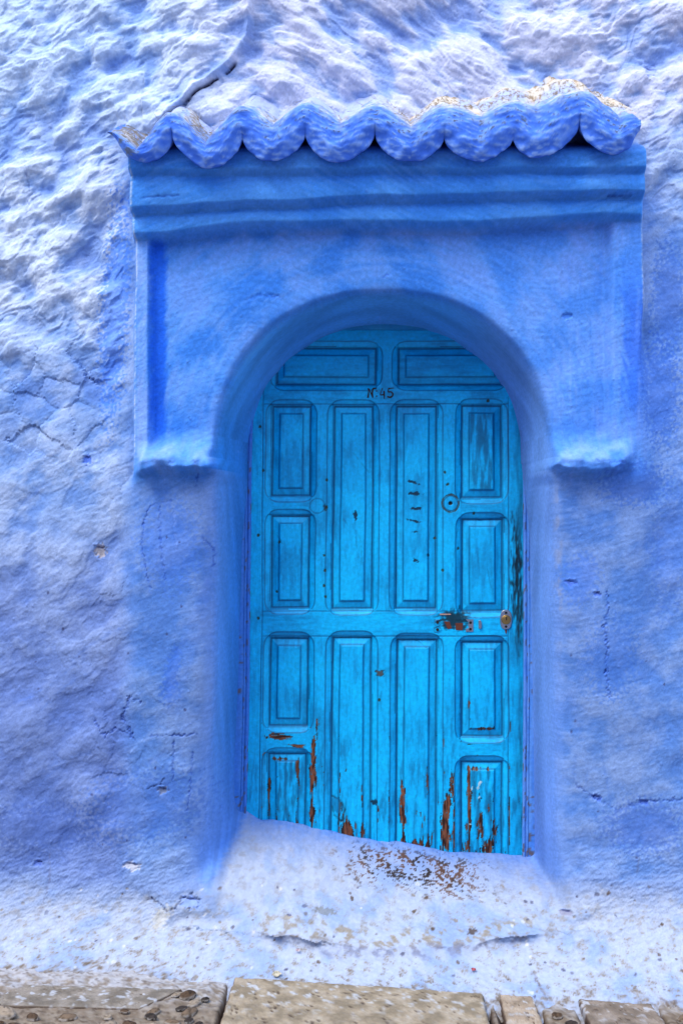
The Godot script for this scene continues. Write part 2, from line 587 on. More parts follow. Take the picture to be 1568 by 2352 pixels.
		if wf > 0.0:
			var wc := white.lerp(Color(0.55, 0.64, 0.80), ss(-0.1, 0.5, patch + 0.4 * md) * 0.75)
			wc = wc.lerp(Color(0.47, 0.57, 0.78), (1.0 - ss(vb, vb + 120.0, py)) * 0.7)
			wc = wc.lerp(Color(0.58, 0.56, 0.54), ss(0.0, 0.6, dirt + 0.35 * fine + 0.3 * grain) * 0.4 * ss(vb, vb + 80.0, py))
			wc = wc.lerp(Color(0.52, 0.47, 0.40), ss(0.20, 0.55, dirt * 0.55 + grain * 0.5 + 0.35 * fine) * 0.6 * ss(2030, 2160, py))
			# worn through to the cement at the street edge
			var worn := ss(2246, 2334, py + dirt * 60.0 + fine * 40.0 + grain * 26.0 + 58.0 * (1.0 - ss(300, 560, px)) - 24.0 * ss(900, 1200, px))
			wc = wc.lerp(Color(0.53, 0.47, 0.40).lerp(Color(0.38, 0.32, 0.26), ss(-0.1, 0.4, fine)), worn * 0.8)
			# old brown paint left in flecks below the sill
			var fleck_zone := bump(780, 1120, 90, px) * bump(thr + 6.0, thr + 105.0, 30, py)
			var fleck := ss(0.10, 0.2, 0.8 * n_fine.get_noise_2d(px * 0.9 + 99.0, py * 1.7) + 0.35 * grain + 0.65 * dirt + 0.45 * (fleck_zone - 1.0) + 0.10 * ss(900, 1080, px))
			wc = wc.lerp(Color(0.34, 0.21, 0.14).lerp(Color(0.16, 0.12, 0.10), ss(-0.2, 0.3, md)), fleck * fleck_zone * 0.85)
			# uneven darker band below the nose of the step
			var dark_tone := bump(640, 1230, 90, px) * bump(nose - 2.0, nose + 22.0, 10, py + fine * 14.0 + dirt * 14.0)
			wc = wc.lerp(Color(0.46, 0.48, 0.58), dark_tone * (0.12 + 0.6 * ss(-0.2, 0.3, dirt + 0.4 * md)))
			wc = wc.lerp(Color(0.58, 0.52, 0.42), bump(620, 1250, 90, px) * bump(nose - 44.0, nose - 4.0, 12, py) * ss(-0.05, 0.3, dirt + 0.4 * fine) * 0.6)
			col = col.lerp(wc, wf)
		col = col.lerp(Color(0.13, 0.13, 0.22), crack_c * 0.9)
		var sweep := n_streak.get_noise_2d(px * 3.2, py * 0.10) if py > 1000.0 else n_streak.get_noise_2d(rad * 3.2, ang * 40.0)
		col *= 1.0 + 0.16 * sweep * inside * (1.0 - wf)
		# bare arris of the right jamb
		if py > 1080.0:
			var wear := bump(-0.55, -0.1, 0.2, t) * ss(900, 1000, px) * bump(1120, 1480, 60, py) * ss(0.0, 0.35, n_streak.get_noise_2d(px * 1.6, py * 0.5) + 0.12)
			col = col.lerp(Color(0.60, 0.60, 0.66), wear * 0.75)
			col = col.lerp(Color(0.52, 0.67, 0.94), bump(-0.5, 0.5, 0.4, t) * 0.5 * (1.0 - wf))  # lit rounding of both jamb arrises painted paler
		col *= 1.0 + (0.04 * fine + 0.06 * grain + 0.03 * fibre) * dull
		col.a = 1.0
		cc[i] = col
		# which part: 0 wall, 1 doorcase, 2 cornice, 3 left capital, 4 right capital, 5 doorstep
		var id := 0
		if on_step > 0.5 or (py > nose - 10.0 and bump(470, 1300, 10, px) > 0.5 and py < 2212.0):
			id = 5
		elif on_corn > 0.45 and py > 300.0:
			id = 2
		elif cap > 0.35 and t < 0.4:
			id = 3 if px < 882.0 else 4
		elif (smooth_zone > 0.3 and below < 0.5) or t > -0.7:
			id = 1
		aa[i] = id
	rows[j] = [zz, cc, aa]


func axis_lines(a: float, b: float, far_a: float, far_b: float, step: float) -> PackedFloat32Array:
	var out := PackedFloat32Array()
	var x := a
	var s := step
	var pre := []
	while x > far_a:
		s *= 1.12
		x -= s
		pre.append(x)
	pre.reverse()
	for p in pre:
		out.append(p)
	x = a
	while x <= b:
		out.append(x)
		x += step
	s = step
	while x < far_b:
		out.append(x)
		s *= 1.12
		x += s
	return out


var F_Z := PackedFloat32Array()
var F_C := PackedColorArray()
var F_A := PackedFloat32Array()


# a mark pressed into or standing on the plaster: f(distance 0..1, angle) is left to depth and colour
func dab(cx: float, cy: float, rx: float, ry: float, turn: float, depth: float, col: Color, k: float, ragged := 0.35) -> void:
	var nx := xs.size()
	var r := maxf(rx, ry) * 1.5
	var i0 := maxi(xs.bsearch(cx - r), 0)
	var i1 := mini(xs.bsearch(cx + r), nx - 1)
	var j0 := maxi(ys.bsearch(cy - r), 0)
	var j1 := mini(ys.bsearch(cy + r), ys.size() - 1)
	var cs := cos(turn)
	var sn := sin(turn)
	for j in range(j0, j1 + 1):
		for i in range(i0, i1 + 1):
			var dx := xs[i] - cx
			var dy := ys[j] - cy
			var u := (dx * cs + dy * sn) / rx
			var v := (-dx * sn + dy * cs) / ry
			var d := sqrt(u * u + v * v) + ragged * n_fine.get_noise_2d(xs[i] * 1.3, ys[j] * 1.3)
			var w := 1.0 - ss(0.75, 1.1, d)
			if w > 0.0:
				var e := j * nx + i
				F_Z[e] += depth * w
				F_C[e] = F_C[e].lerp(col, w * k)


func scratch(pts: Array, width: float, depth: float, col: Color, k: float, jitter := 1.5) -> void:
	var nx := xs.size()
	for s in pts.size() - 1:
		var a: Vector2 = pts[s]
		var b: Vector2 = pts[s + 1]
		var r := width * 2.5 + jitter * 4.0
		var i0 := maxi(xs.bsearch(minf(a.x, b.x) - r), 0)
		var i1 := mini(xs.bsearch(maxf(a.x, b.x) + r), nx - 1)
		var j0 := maxi(ys.bsearch(minf(a.y, b.y) - r), 0)
		var j1 := mini(ys.bsearch(maxf(a.y, b.y) + r), ys.size() - 1)
		var ab := b - a
		for j in range(j0, j1 + 1):
			for i in range(i0, i1 + 1):
				var c := Vector2(xs[i], ys[j])
				c += Vector2(n_fine.get_noise_2d(c.x * 1.2, c.y * 1.2), n_fine.get_noise_2d(c.y * 1.2, c.x * 1.2 + 50.0)) * jitter * 3.5
				var t := clampf((c - a).dot(ab) / ab.length_squared(), 0.0, 1.0)
				var d := (c - a - ab * t).length() / width
				var w := exp(-d * d) * clampf(0.75 + 0.9 * n_fine.get_noise_2d(c.x * 0.6 + 7.0, c.y * 0.6), 0.0, 1.0)
				if w > 0.03:
					var e := j * nx + i
					F_Z[e] += depth * w
					F_C[e] = F_C[e].lerp(col, w * k * 0.62)


# a flake that has come away: its far edge curls up, the bed shows old lime
func flake(cx: float, cy: float, rx: float, ry: float, bed: Color, k := 0.9) -> void:
	dab(cx, cy, rx, ry, 0.2, -0.0045, bed, k, 0.7)
	dab(cx - rx * 0.15, cy - ry * 0.85, rx * 0.9, maxf(ry * 0.22, 2.6), 0.1, 0.004, Color(0.62, 0.72, 0.94), 0.35, 0.5)
	dab(cx, cy - ry * 0.5, rx * 0.7, 2.4, 0.15, -0.003, Color(0.20, 0.24, 0.46), 0.5, 0.5)


func build_facade() -> void:
	xs = axis_lines(-14.0, 1584.0, -1500.0, 3000.0, STEP)
	ys = axis_lines(-14.0, 2332.0, -2600.0, 2334.0, STEP)
	var nx := xs.size()
	var ny := ys.size()
	run_rows(facade_row, ny)
	F_Z = PackedFloat32Array()
	F_C = PackedColorArray()
	F_A = PackedFloat32Array()
	for r in rows:
		F_Z.append_array(r[0])
		F_C.append_array(r[1])
		F_A.append_array(r[2])
	facade_marks()
	# foot of the wall leans out into the street: its section runs outwards as it falls
	var p := PackedVector3Array()
	p.resize(nx * ny)
	for j in ny:
		var ramp := ss(1700, 1900, ys[j])
		var lean := ramp * (ys[j] - EYE_Y) / DIST
		var tuck := 14.0 * pow(maxf(ys[j] - 2262.0, 0.0) / 60.0, 2.0)
		for i in nx:
			var z := F_Z[j * nx + i]
			p[j * nx + i] = at(xs[i], ys[j] - lean * z + tuck, z)
	var n := grid_normals(p, nx, ny)
	var parts := PackedInt32Array()
	parts.resize((nx - 1) * (ny - 1))
	for j in ny - 1:
		for i in nx - 1:
			var a := j * nx + i
			var hi := maxf(maxf(F_Z[a], F_Z[a + 1]), maxf(F_Z[a + nx], F_Z[a + nx + 1]))
			var lo := minf(minf(F_Z[a], F_Z[a + 1]), minf(F_Z[a + nx], F_Z[a + nx + 1]))
			parts[j * (nx - 1) + i] = -1 if hi < -0.36 or lo < -0.49 else int(F_A[a])
	var m := split_grid(p, n, F_C, nx, ny, parts, 6)
	var called := ["wall", "door_surround", "cornice", "capital", "capital", "doorstep"]
	for k in 6:
		if m[k]:
			child(called[k], m[k], M.plaster, house)
	F_Z = PackedFloat32Array()
	F_C = PackedColorArray()


func facade_marks() -> void:
	var lime := Color(0.80, 0.80, 0.84)
	var dark := Color(0.10, 0.12, 0.24)
	flake(230, 1266, 15, 17, Color(0.72, 0.68, 0.68))
	flake(372, 1815, 12, 9, Color(0.70, 0.66, 0.62))
	flake(303, 1989, 20, 11, lime)
	flake(200, 1056, 10, 12, Color(0.36, 0.50, 0.88))
	flake(88, 1982, 10, 8, Color(0.40, 0.50, 0.80))
	flake(440, 2072, 24, 16, Color(0.58, 0.68, 0.90))
	flake(1308, 1338, 12, 9, Color(0.42, 0.56, 0.92))
	flake(1367, 1363, 9, 7, Color(0.42, 0.56, 0.92))
	flake(1370, 1832, 11, 7, Color(0.40, 0.54, 0.90))
	flake(1478, 1842, 16, 6, Color(0.40, 0.54, 0.90))
	dab(1300, 728, 11, 9, 0.3, -0.005, Color(0.24, 0.46, 0.86), 0.5, 0.6)
	flake(1495, 160, 14, 18, Color(0.62, 0.68, 0.92), 0.7)
	flake(1300, 2096, 13, 9, Color(0.60, 0.60, 0.68))
	flake(665, 2105, 9, 7, Color(0.66, 0.62, 0.56))
	dab(745, 2092, 26, 9, 0.15, -0.003, Color(0.46, 0.46, 0.44), 0.6, 0.8)
	dab(375, 2110, 18, 34, 0.5, -0.001, Color(0.80, 0.78, 0.72), 0.55, 0.9)
	dab(1080, 2140, 12, 8, 0.2, -0.004, Color(0.30, 0.24, 0.20), 0.8, 0.9)
	dab(1330, 1330, 40, 60, 0.3, 0.0, Color(0.27, 0.47, 0.90), 0.35, 0.8)
	dab(1400, 1510, 60, 90, 0.1, 0.0, Color(0.27, 0.46, 0.82), 0.45, 0.9)
	dab(398, 1540, 17, 66, 0.22, 0.0, Color(0.24, 0.43, 0.82), 0.55, 0.7)
	dab(392, 1590, 24, 30, 0.1, 0.0, Color(0.26, 0.44, 0.82), 0.4, 0.8)
	dab(395, 1250, 70, 100, 0.0, 0.0, Color(0.30, 0.50, 0.92), 0.35, 0.9)
	dab(265, 720, 34, 240, 0.05, 0.0, Color(0.20, 0.44, 0.92), 0.5, 0.9)
	# stronger blue left on the walls beside the case
	dab(1535, 690, 40, 130, 0.0, 0.0, Color(0.25, 0.42, 0.78), 0.5, 0.8)
	dab(1515, 900, 48, 120, 0.0, 0.0, Color(0.24, 0.42, 0.80), 0.55, 0.8)
	dab(1450, 1110, 80, 50, 0.0, 0.0, Color(0.24, 0.42, 0.80), 0.5, 0.8)
	dab(1545, 1250, 50, 160, 0.1, 0.0, Color(0.30, 0.46, 0.80), 0.4, 0.9)
	dab(1480, 1900, 90, 60, 0.0, 0.0, Color(0.28, 0.42, 0.76), 0.45, 0.9)
	dab(330, 1850, 130, 80, -0.2, 0.0, Color(0.27, 0.43, 0.78), 0.4, 0.9)
	dab(80, 1900, 140, 50, 0.0, 0.0, Color(0.26, 0.37, 0.66), 0.4, 0.9)
	# cracks
	scratch([Vector2(335, 2068), Vector2(352, 2062), Vector2(372, 2078), Vector2(388, 2092), Vector2(408, 2086), Vector2(420, 2062), Vector2(440, 2052), Vector2(462, 2070)], 2.0, -0.004, dark, 0.8)
	scratch([Vector2(1388, 1362), Vector2(1392, 1400), Vector2(1382, 1440), Vector2(1390, 1480), Vector2(1388, 1540), Vector2(1396, 1600)], 2.0, -0.004, Color(0.18, 0.34, 0.80), 0.7, 2.5)
	scratch([Vector2(1320, 1800), Vector2(1362, 1830), Vector2(1420, 1860), Vector2(1470, 1842), Vector2(1568, 1836)], 2.2, -0.004, Color(0.16, 0.28, 0.68), 0.7, 2.0)
	scratch([Vector2(470, 1235), Vector2(488, 1262), Vector2(486, 1300)], 1.6, -0.003, Color(0.10, 0.22, 0.62), 0.8)
	scratch([Vector2(350, 1350), Vector2(333, 1260), Vector2(336, 1200), Vector2(352, 1160), Vector2(400, 1150)], 1.5, -0.003, Color(0.16, 0.30, 0.72), 0.7)
	scratch([Vector2(372, 1160), Vector2(374, 1240), Vector2(384, 1330)], 1.5, -0.003, Color(0.16, 0.30, 0.72), 0.7)
	scratch([Vector2(405, 1170), Vector2(410, 1260)], 1.4, -0.002, Color(0.60, 0.70, 0.95), 0.6)
	scratch([Vector2(395, 1795), Vector2(398, 1690), Vector2(440, 1690)], 1.5, -0.003, Color(0.14, 0.26, 0.66), 0.7)
	scratch([Vector2(440, 1730), Vector2(434, 1800), Vector2(428, 1860)], 1.5, -0.003, Color(0.14, 0.26, 0.66), 0.7)
	scratch([Vector2(345, 1690), Vector2(450, 1688)], 1.4, -0.003, Color(0.14, 0.26, 0.66), 0.7)
	scratch([Vector2(338, 1812), Vector2(352, 1806), Vector2(366, 1800), Vector2(374, 1790)], 1.8, -0.004, dark, 0.8)
	scratch([Vector2(308, 1700), Vector2(280, 1650), Vector2(300, 1600), Vector2(330, 1612)], 2.2, -0.005, Color(0.18, 0.30, 0.70), 0.7, 2.5)
	scratch([Vector2(215, 1650), Vector2(240, 1690), Vector2(262, 1676), Vector2(300, 1690)], 2.2, -0.005, Color(0.18, 0.30, 0.70), 0.7, 2.5)
	scratch([Vector2(570, 690), Vector2(600, 682), Vector2(640, 684)], 3.5, -0.005, Color(0.14, 0.32, 0.80), 0.5)
	scratch([Vector2(880, 640), Vector2(900, 628)], 2.2, -0.003, Color(0.18, 0.36, 0.80), 0.7)
	scratch([Vector2(462, 1080), Vector2(455, 1118)], 1.6, -0.003, Color(0.10, 0.22, 0.60), 0.8)
	scratch([Vector2(405, 1068), Vector2(470, 1064)], 1.8, -0.003, Color(0.30, 0.46, 0.88), 0.6)
	scratch([Vector2(1350, 1062), Vector2(1420, 1066)], 1.8, -0.004, Color(0.25, 0.40, 0.84), 0.7)
	scratch([Vector2(62, 385), Vector2(68, 440), Vector2(62, 500)], 1.5, -0.003, Color(0.32, 0.36, 0.56), 0.6)
	scratch([Vector2(112, 1962), Vector2(115, 2020), Vector2(104, 2075)], 2.2, -0.001, Color(0.40, 0.38, 0.44), 0.55)
	scratch([Vector2(105, 2085), Vector2(98, 2105)], 4.5, 0.001, Color(0.42, 0.40, 0.44), 0.6)
	scratch([Vector2(1466, 1970), Vector2(1462, 2010)], 2.5, -0.001, Color(0.36, 0.36, 0.44), 0.6)
	scratch([Vector2(1455, 2285), Vector2(1470, 2298), Vector2(1520, 2292)], 2.2, -0.003, Color(0.36, 0.28, 0.24), 0.7)
	scratch([Vector2(1206, 2235), Vector2(1212, 2262), Vector2(1222, 2290)], 2.6, -0.006, Color(0.30, 0.22, 0.18), 0.8)
	scratch([Vector2(345, 484), Vector2(385, 480), Vector2(430, 478)], 2.0, -0.004, Color(0.05, 0.12, 0.42), 0.7, 0.6)
	scratch([Vector2(1380, 472), Vector2(1430, 473)], 2.0, -0.004, Color(0.05, 0.12, 0.42), 0.8, 0.6)
	# pale brush strokes on the right pier
	for k in 7:
		var x0 := 1330.0 + k * 5.0
		scratch([Vector2(x0 + 14, 1395 + k * 6), Vector2(x0 + 10, 1480), Vector2(x0 - 20, 1560), Vector2(x0 - 48, 1640)], 1.6, 0.0006, Color(0.58, 0.69, 0.95), 0.45, 0.6)
	for k in 6:
		var x0 := 1470.0 + k * 5.0
		scratch([Vector2(x0 - 8, 1400 + k * 4), Vector2(x0 + 2, 1470), Vector2(x0 - 14, 1560)], 1.6, 0.0006, Color(0.56, 0.67, 0.95), 0.4, 0.6)
	# a broad pale stroke on the left pier
	for k in 12:
		var o := k * 3.4
		scratch([Vector2(470 + o * 0.3, 1330), Vector2(430 + o, 1440), Vector2(392 + o, 1560), Vector2(376 + o, 1640)], 2.2, 0.0004, Color(0.50, 0.64, 0.95), 0.28, 0.5)
	# strokes of the limewash brush: bent round the arch, upright on the right-hand strip, slanting on the piers and walls
	for k in 110:
		var r := rng.randf_range(410, 640)
		var a0 := rng.randf_range(-1.45, 1.2)
		var a1 := a0 + rng.randf_range(0.12, 0.42)
		var pts := []
		for q in 5:
			var an := lerpf(a0, a1, q / 4.0)
			pts.append(Vector2(882.0 + sin(an) * r, 1055.0 - cos(an) * r))
		if pts[0].y < 560.0 or pts[4].y < 560.0 or pts[0].x < 390.0 or pts[4].x > 1380.0 or pts[0].y > 1000.0 or pts[4].y > 1000.0:
			continue
		var light := k % 3 > 0
		scratch(pts, rng.randf_range(2.2, 4.5), 0.0004 if light else -0.0004, Color(0.46, 0.65, 0.93) if light else Color(0.20, 0.46, 0.86), rng.randf_range(0.2, 0.5), 0.6)
	for k in 60:
		var x := rng.randf_range(1260, 1462)
		var y := rng.randf_range(580, 900)
		var l := rng.randf_range(50, 150)
		scratch([Vector2(x, y), Vector2(x + rng.randf_range(-5, 5), y + l)], rng.randf_range(2.0, 4.0), 0.0003, Color(0.52, 0.67, 0.93) if k % 2 else Color(0.18, 0.44, 0.88), rng.randf_range(0.2, 0.5), 0.8)
	for k in 150:
		var left := k % 2 == 0
		var x := rng.randf_range(20, 430) if left else rng.randf_range(1290, 1560)
		var y := rng.randf_range(1130, 1930)
		var l := rng.randf_range(40, 120)
		var an := rng.randf_range(-0.9, -0.25) if left else rng.randf_range(-1.9, -0.5)
		var b := Vector2(x, y) + Vector2(cos(an), sin(an)) * l
		var m := Vector2(x, y).lerp(b, 0.5) + Vector2(rng.randf_range(-6, 6), rng.randf_range(-6, 6))
		scratch([Vector2(x, y), m, b], rng.randf_range(2.0, 4.0), rng.randf_range(-0.0006, 0.0006), [Color(0.50, 0.62, 0.86), Color(0.28, 0.45, 0.82), Color(0.44, 0.56, 0.84)][k % 3], rng.randf_range(0.15, 0.4), 1.0)
	# drops and grit caught in the paint
	for k in 420:
		var x := rng.randf_range(0, 1568)
		var y := rng.randf_range(250, 1980)
		dab(x, y, rng.randf_range(2.0, 3.4), rng.randf_range(2.0, 3.6), 0.0, rng.randf_range(0.0008, 0.0022), Color(0.55, 0.66, 0.94), 0.15, 0.2)
	for k in 160:
		var x := rng.randf_range(0, 1568)
		var y := rng.randf_range(2030, 2290)
		var s := rng.randf_range(1.8, 4.4)
		dab(x, y, s * 1.3, s, rng.randf_range(-1, 1), rng.randf_range(-0.003, 0.001), [Color(0.34, 0.27, 0.22), Color(0.55, 0.50, 0.44), Color(0.86, 0.85, 0.82), Color(0.30, 0.30, 0.38)][k % 4], rng.randf_range(0.4, 0.85), 0.6)
	for k in 46:
		var x := rng.randf_range(20, 1550)
		var y := rng.randf_range(1150, 2000)
		if x > 440 and x < 1300:
			continue
		var s := rng.randf_range(1.6, 3.0)
		dab(x, y, s, s * 1.3, 0.0, -0.001, Color(0.22, 0.22, 0.34), 0.6, 0.4)


# ---------------------------------------------------------------- the door

# panels of the door in the door drawing: left, top, right, bottom
var PANELS := [
	[630.0, 795.0, 866.0, 886.0], [910.0, 795.0, 1157.0, 886.0],
	[622.0, 929.0, 717.0, 1142.0], [763.0, 929.0, 861.0, 1402.0], [907.0, 929.0, 1006.0, 1402.0], [1056.0, 927.0, 1155.0, 1146.0],
	[623.0, 1181.0, 717.0, 1400.0], [1058.0, 1188.0, 1158.0, 1408.0],
	[623.0, 1463.0, 717.0, 1672.0], [765.0, 1461.0, 861.0, 2100.0], [911.0, 1465.0, 1009.0, 2100.0], [1058.0, 1471.0, 1158.0, 1696.0],
	[623.0, 1728.0, 715.0, 2100.0], [1058.0, 1747.0, 1158.0, 2100.0]]

const D_NONE := 999.0


func door_row(j: int) -> void:
	var nx := xs.size()
	var zz := PackedFloat32Array()
	var cc := PackedColorArray()
	var aa := PackedFloat32Array()
	zz.resize(nx)
	cc.resize(nx)
	aa.resize(nx)
	var y := ys[j]
	var paint := Color(0.0, 0.72, 0.95)
	var worn := Color(0.06, 0.58, 0.78)
	var dark_tone := Color(0.02, 0.27, 0.42)
	var wood := Color(0.45, 0.29, 0.22)
	var old := Color(0.17, 0.10, 0.08)
	for i in nx:
		var x := xs[i]
		var wob := n_wob.get_noise_2d(x * 1.2, y * 0.5) * 1.6
		var xx := x + wob
		var yy := y + n_wob.get_noise_2d(x * 0.6 + 70.0, y) * 1.4
		var h := 0.0
		var groove := 0.0
		var arris := 0.0      # proud edges that wear first
		var id := -1
		var field := 0.0
		for k in 14:
			var r: Array = PANELS[k]
			var l: float = r[0]
			var t: float = r[1]
			var ri: float = r[2]
			var b: float = r[3]
			if xx < l - 14.0 or xx > ri + 14.0 or yy < t - 14.0 or yy > b + 14.0:
				continue
			var dx := maxf(l - xx, xx - ri)
			var dy := maxf(t - yy, yy - b)
			if dx <= 0.0 and dy <= 0.0:
				id = k
				var d := minf(-dx, -dy)
				# fillet, slip groove, slope up to the raised field
				if d < 3.0:
					h = -0.0125
				elif d < 6.0:
					h = -0.0185
				else:
					h = lerpf(-0.0185, -0.0105, clampf((d - 6.0) / 14.0, 0.0, 1.0))
					if d > 21.0:
						h += 0.0058 * ss(21.0, 23.0, d)
						field = ss(22.0, 24.0, d)
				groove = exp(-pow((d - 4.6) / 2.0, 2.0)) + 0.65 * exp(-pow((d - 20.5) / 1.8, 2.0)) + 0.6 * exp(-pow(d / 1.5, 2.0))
				arris = exp(-pow((d - 23.0) / 3.0, 2.0))
			else:
				# stopped chamfer along each side of the opening
				var e := 0.0
				var a := 0.0
				if dx > 0.0 and dy <= 0.0:
					e = dx
					a = minf(-dy, 400.0)
				elif dy > 0.0 and dx <= 0.0:
					e = dy
					a = -dx
				else:
					continue
				var q := clampf(1.0 - a / 26.0, 0.0, 1.0)
				var w := 11.0 * sqrt(maxf(1.0 - q * q, 0.0))
				if e < w:
					h = -0.0095 * (1.0 - e / w) - 0.0014
				groove = maxf(groove, 0.75 * exp(-pow((e - w) / 1.3, 2.0)))
				arris = maxf(arris, exp(-pow((e - w - 2.5) / 2.2, 2.0)))
		# joints of the framing
		var part := 14
		var joint := 0.0
		var vert := true
		if y < 795.0:
			part = 14
			vert = false
		elif y < 928.0 and y > 888.0:
			part = 15
			vert = false
		elif y > 1404.0 and y < 1462.0:
			part = 16
			vert = false
		if part == 14 and y >= 795.0:
			vert = true
			if x < 626.5 or (y < 890.0 and x < 634.0):
				part = 17
			elif x > 1152.0:
				part = 18
			elif y < 890.0:
				part = 19                                    # muntin between the top panels
			elif x > 711.5 and x < 768.5:
				part = 20 if y < 1433.0 else 23
			elif x > 857.5 and x < 914.5:
				part = 21 if y < 1433.0 else 24
			elif x > 1002.5 and x < 1061.5:
				part = 22 if y < 1433.0 else 25
			elif absf(y - 1164.0) < 34.0 or absf(y - 1708.0) < 50.0:
				part = (26 if y < 1433.0 else 27) if x < 720.0 else (28 if y < 1433.0 else 29)
				vert = false
			else:
				part = 15 if y < 1000.0 else 16
				vert = false
		elif part != 14 and (x < 605.0 or x > 1168.0):
			part = 17 if x < 880.0 else 18
			vert = true
		if id < 0:
			for jy in [928.0, 1404.0, 1461.0]:
				joint = maxf(joint, exp(-pow((yy - jy) / 1.0, 2.0)) * bump(606, 1166, 2, x) * 0.7)
			joint = maxf(joint, exp(-pow((xx - 604.0 - 3.0 * ss(900, 1500, y)) / 1.0, 2.0)) * ss(880, 900, y) * 0.75)
			joint = maxf(joint, exp(-pow((xx - 1167.0) / 1.0, 2.0)) * ss(900, 930, y) * 0.6)
			if part == 26 or part == 27 or part == 28 or part == 29:
				joint = maxf(joint, maxf(exp(-pow((xx - 623.0) / 1.0, 2.0)), maxf(exp(-pow((xx - 718.0) / 1.0, 2.0)), exp(-pow((xx - 1057.0) / 1.0, 2.0)))) * 0.7)
		h -= 0.0022 * joint
		if id >= 0:
			part = id
			vert = k_vertical(id)
		# grain runs along the piece
		var gx := x * (2.7 if vert else 0.42)
		var gy := y * (0.42 if vert else 2.7)
		var g1 := n_streak.get_noise_2d(gx, gy)
		var g2 := n_fine.get_noise_2d(gx * 0.9 + 40.0, gy * 0.9)
		var patch := n_patch.get_noise_2d(x + 700.0, y)
		var fine := n_fine.get_noise_2d(x, y)
		var grain := n_grain.get_noise_2d(x, y)
		h += 0.00035 * g1 + 0.00028 * g2 + 0.0001 * grain
		h += 0.0012 * n_wob.get_noise_2d(x, y * 0.6 + 200.0)
		# ---- colour
		var col := paint.lerp(worn, ss(-0.05, 0.55, g1 * 0.5 + patch * 0.7) * 0.5)
		col = col.lerp(Color(0.0, 0.58, 0.80), ss(-0.1, 0.5, patch + 0.5 * g1) * 0.4)
		col = col.lerp(Color(0.0, 0.77, 0.98), ss(0.0, 0.4, -patch + 0.3 * g2) * 0.6)
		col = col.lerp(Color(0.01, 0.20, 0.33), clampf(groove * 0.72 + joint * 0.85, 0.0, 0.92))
		var lower := ss(1500, 1900, y)
		# weathering that follows the grain
		var weather := ss(0.10, 0.5, g1 * 0.75 + g2 * 0.55 + patch * 0.25 - 0.16 + 0.24 * lower)
		col = col.lerp(Color(0.03, 0.33, 0.47), weather * lerpf(0.16, 0.34, lower))
		if part == 5 or part == 13 or part == 12:
			col = col.lerp(Color(0.06, 0.38, 0.52), field * ss(-0.35, 0.3, g1 + 0.3 * patch) * 0.6)
		if part == 0 or part == 1 or part == 14:
			col = col.lerp(Color(0.02, 0.44, 0.64), 0.08)  # shade under the arch painted into the top panels and rail
		# flaked to the wood
		var p := -0.66 + 0.42 * ss(1560, 1980, y) + 0.34 * arris * ss(1380, 1700, y) + 0.30 * patch * ss(1500, 1750, y)
		p -= 0.10 * (1.0 - absf(x - 940.0) / 300.0) * (1.0 - ss(1750, 1950, y))
		p += 0.85 * peel_spot(x, y)
		var pn := p + 0.34 * g1 + 0.34 * g2 + 0.34 * n_dirt.get_noise_2d(gx * 0.8 + 300.0, gy * 1.3) + 0.14 * grain
		var peel := ss(0.03, 0.10, pn)
		if peel > 0.0:
			var wc := wood.lerp(old, ss(-0.1, 0.5, g2 + 0.5 * g1 + 0.2 * ss(1750, 1950, y)))
			wc = wc.lerp(Color(0.60, 0.36, 0.25), ss(-0.05, 0.4, g1 - 0.3 * g2) * 0.6)
			col = col.lerp(wc, peel)
			h -= 0.0011 * peel
		# edge of the paint film stands up and catches light
		var rim := exp(-pow(pn / 0.05, 2.0))
		h += 0.0005 * rim
		# soot and grease by the lock side
		var soot := bump(1178, 1196, 8, x + g2 * 14.0) * bump(1215, 1460, 60, y + g2 * 60.0) * ss(-0.3, 0.25, g1 + 0.35)
		col = col.lerp(Color(0.05, 0.06, 0.07), soot * 0.9)
		col = col.lerp(Color(0.03, 0.27, 0.38), ss(1170, 1200, x) * (0.35 + 0.3 * g1))
		var grease := 1.0 - ss(0.45, 1.15, Vector2((x - 1044.0) / 38.0, (y - 1424.0) / 26.0).length() + 0.5 * fine + 0.3 * g2)
		col = col.lerp(Color(0.06, 0.19, 0.24), grease * 0.9)
		col *= 1.0 + 0.05 * g2 + 0.03 * grain
		col.a = 1.0
		zz[i] = h
		cc[i] = col
		aa[i] = part
	rows[j] = [zz, cc, aa]


func k_vertical(id: int) -> bool:
	return id > 1


func blob(x: float, y: float, cx: float, cy: float, rx: float, ry: float) -> float:
	var u := (x - cx) / rx
	var v := (y - cy) / ry
	return exp(-(u * u + v * v) * 1.4)


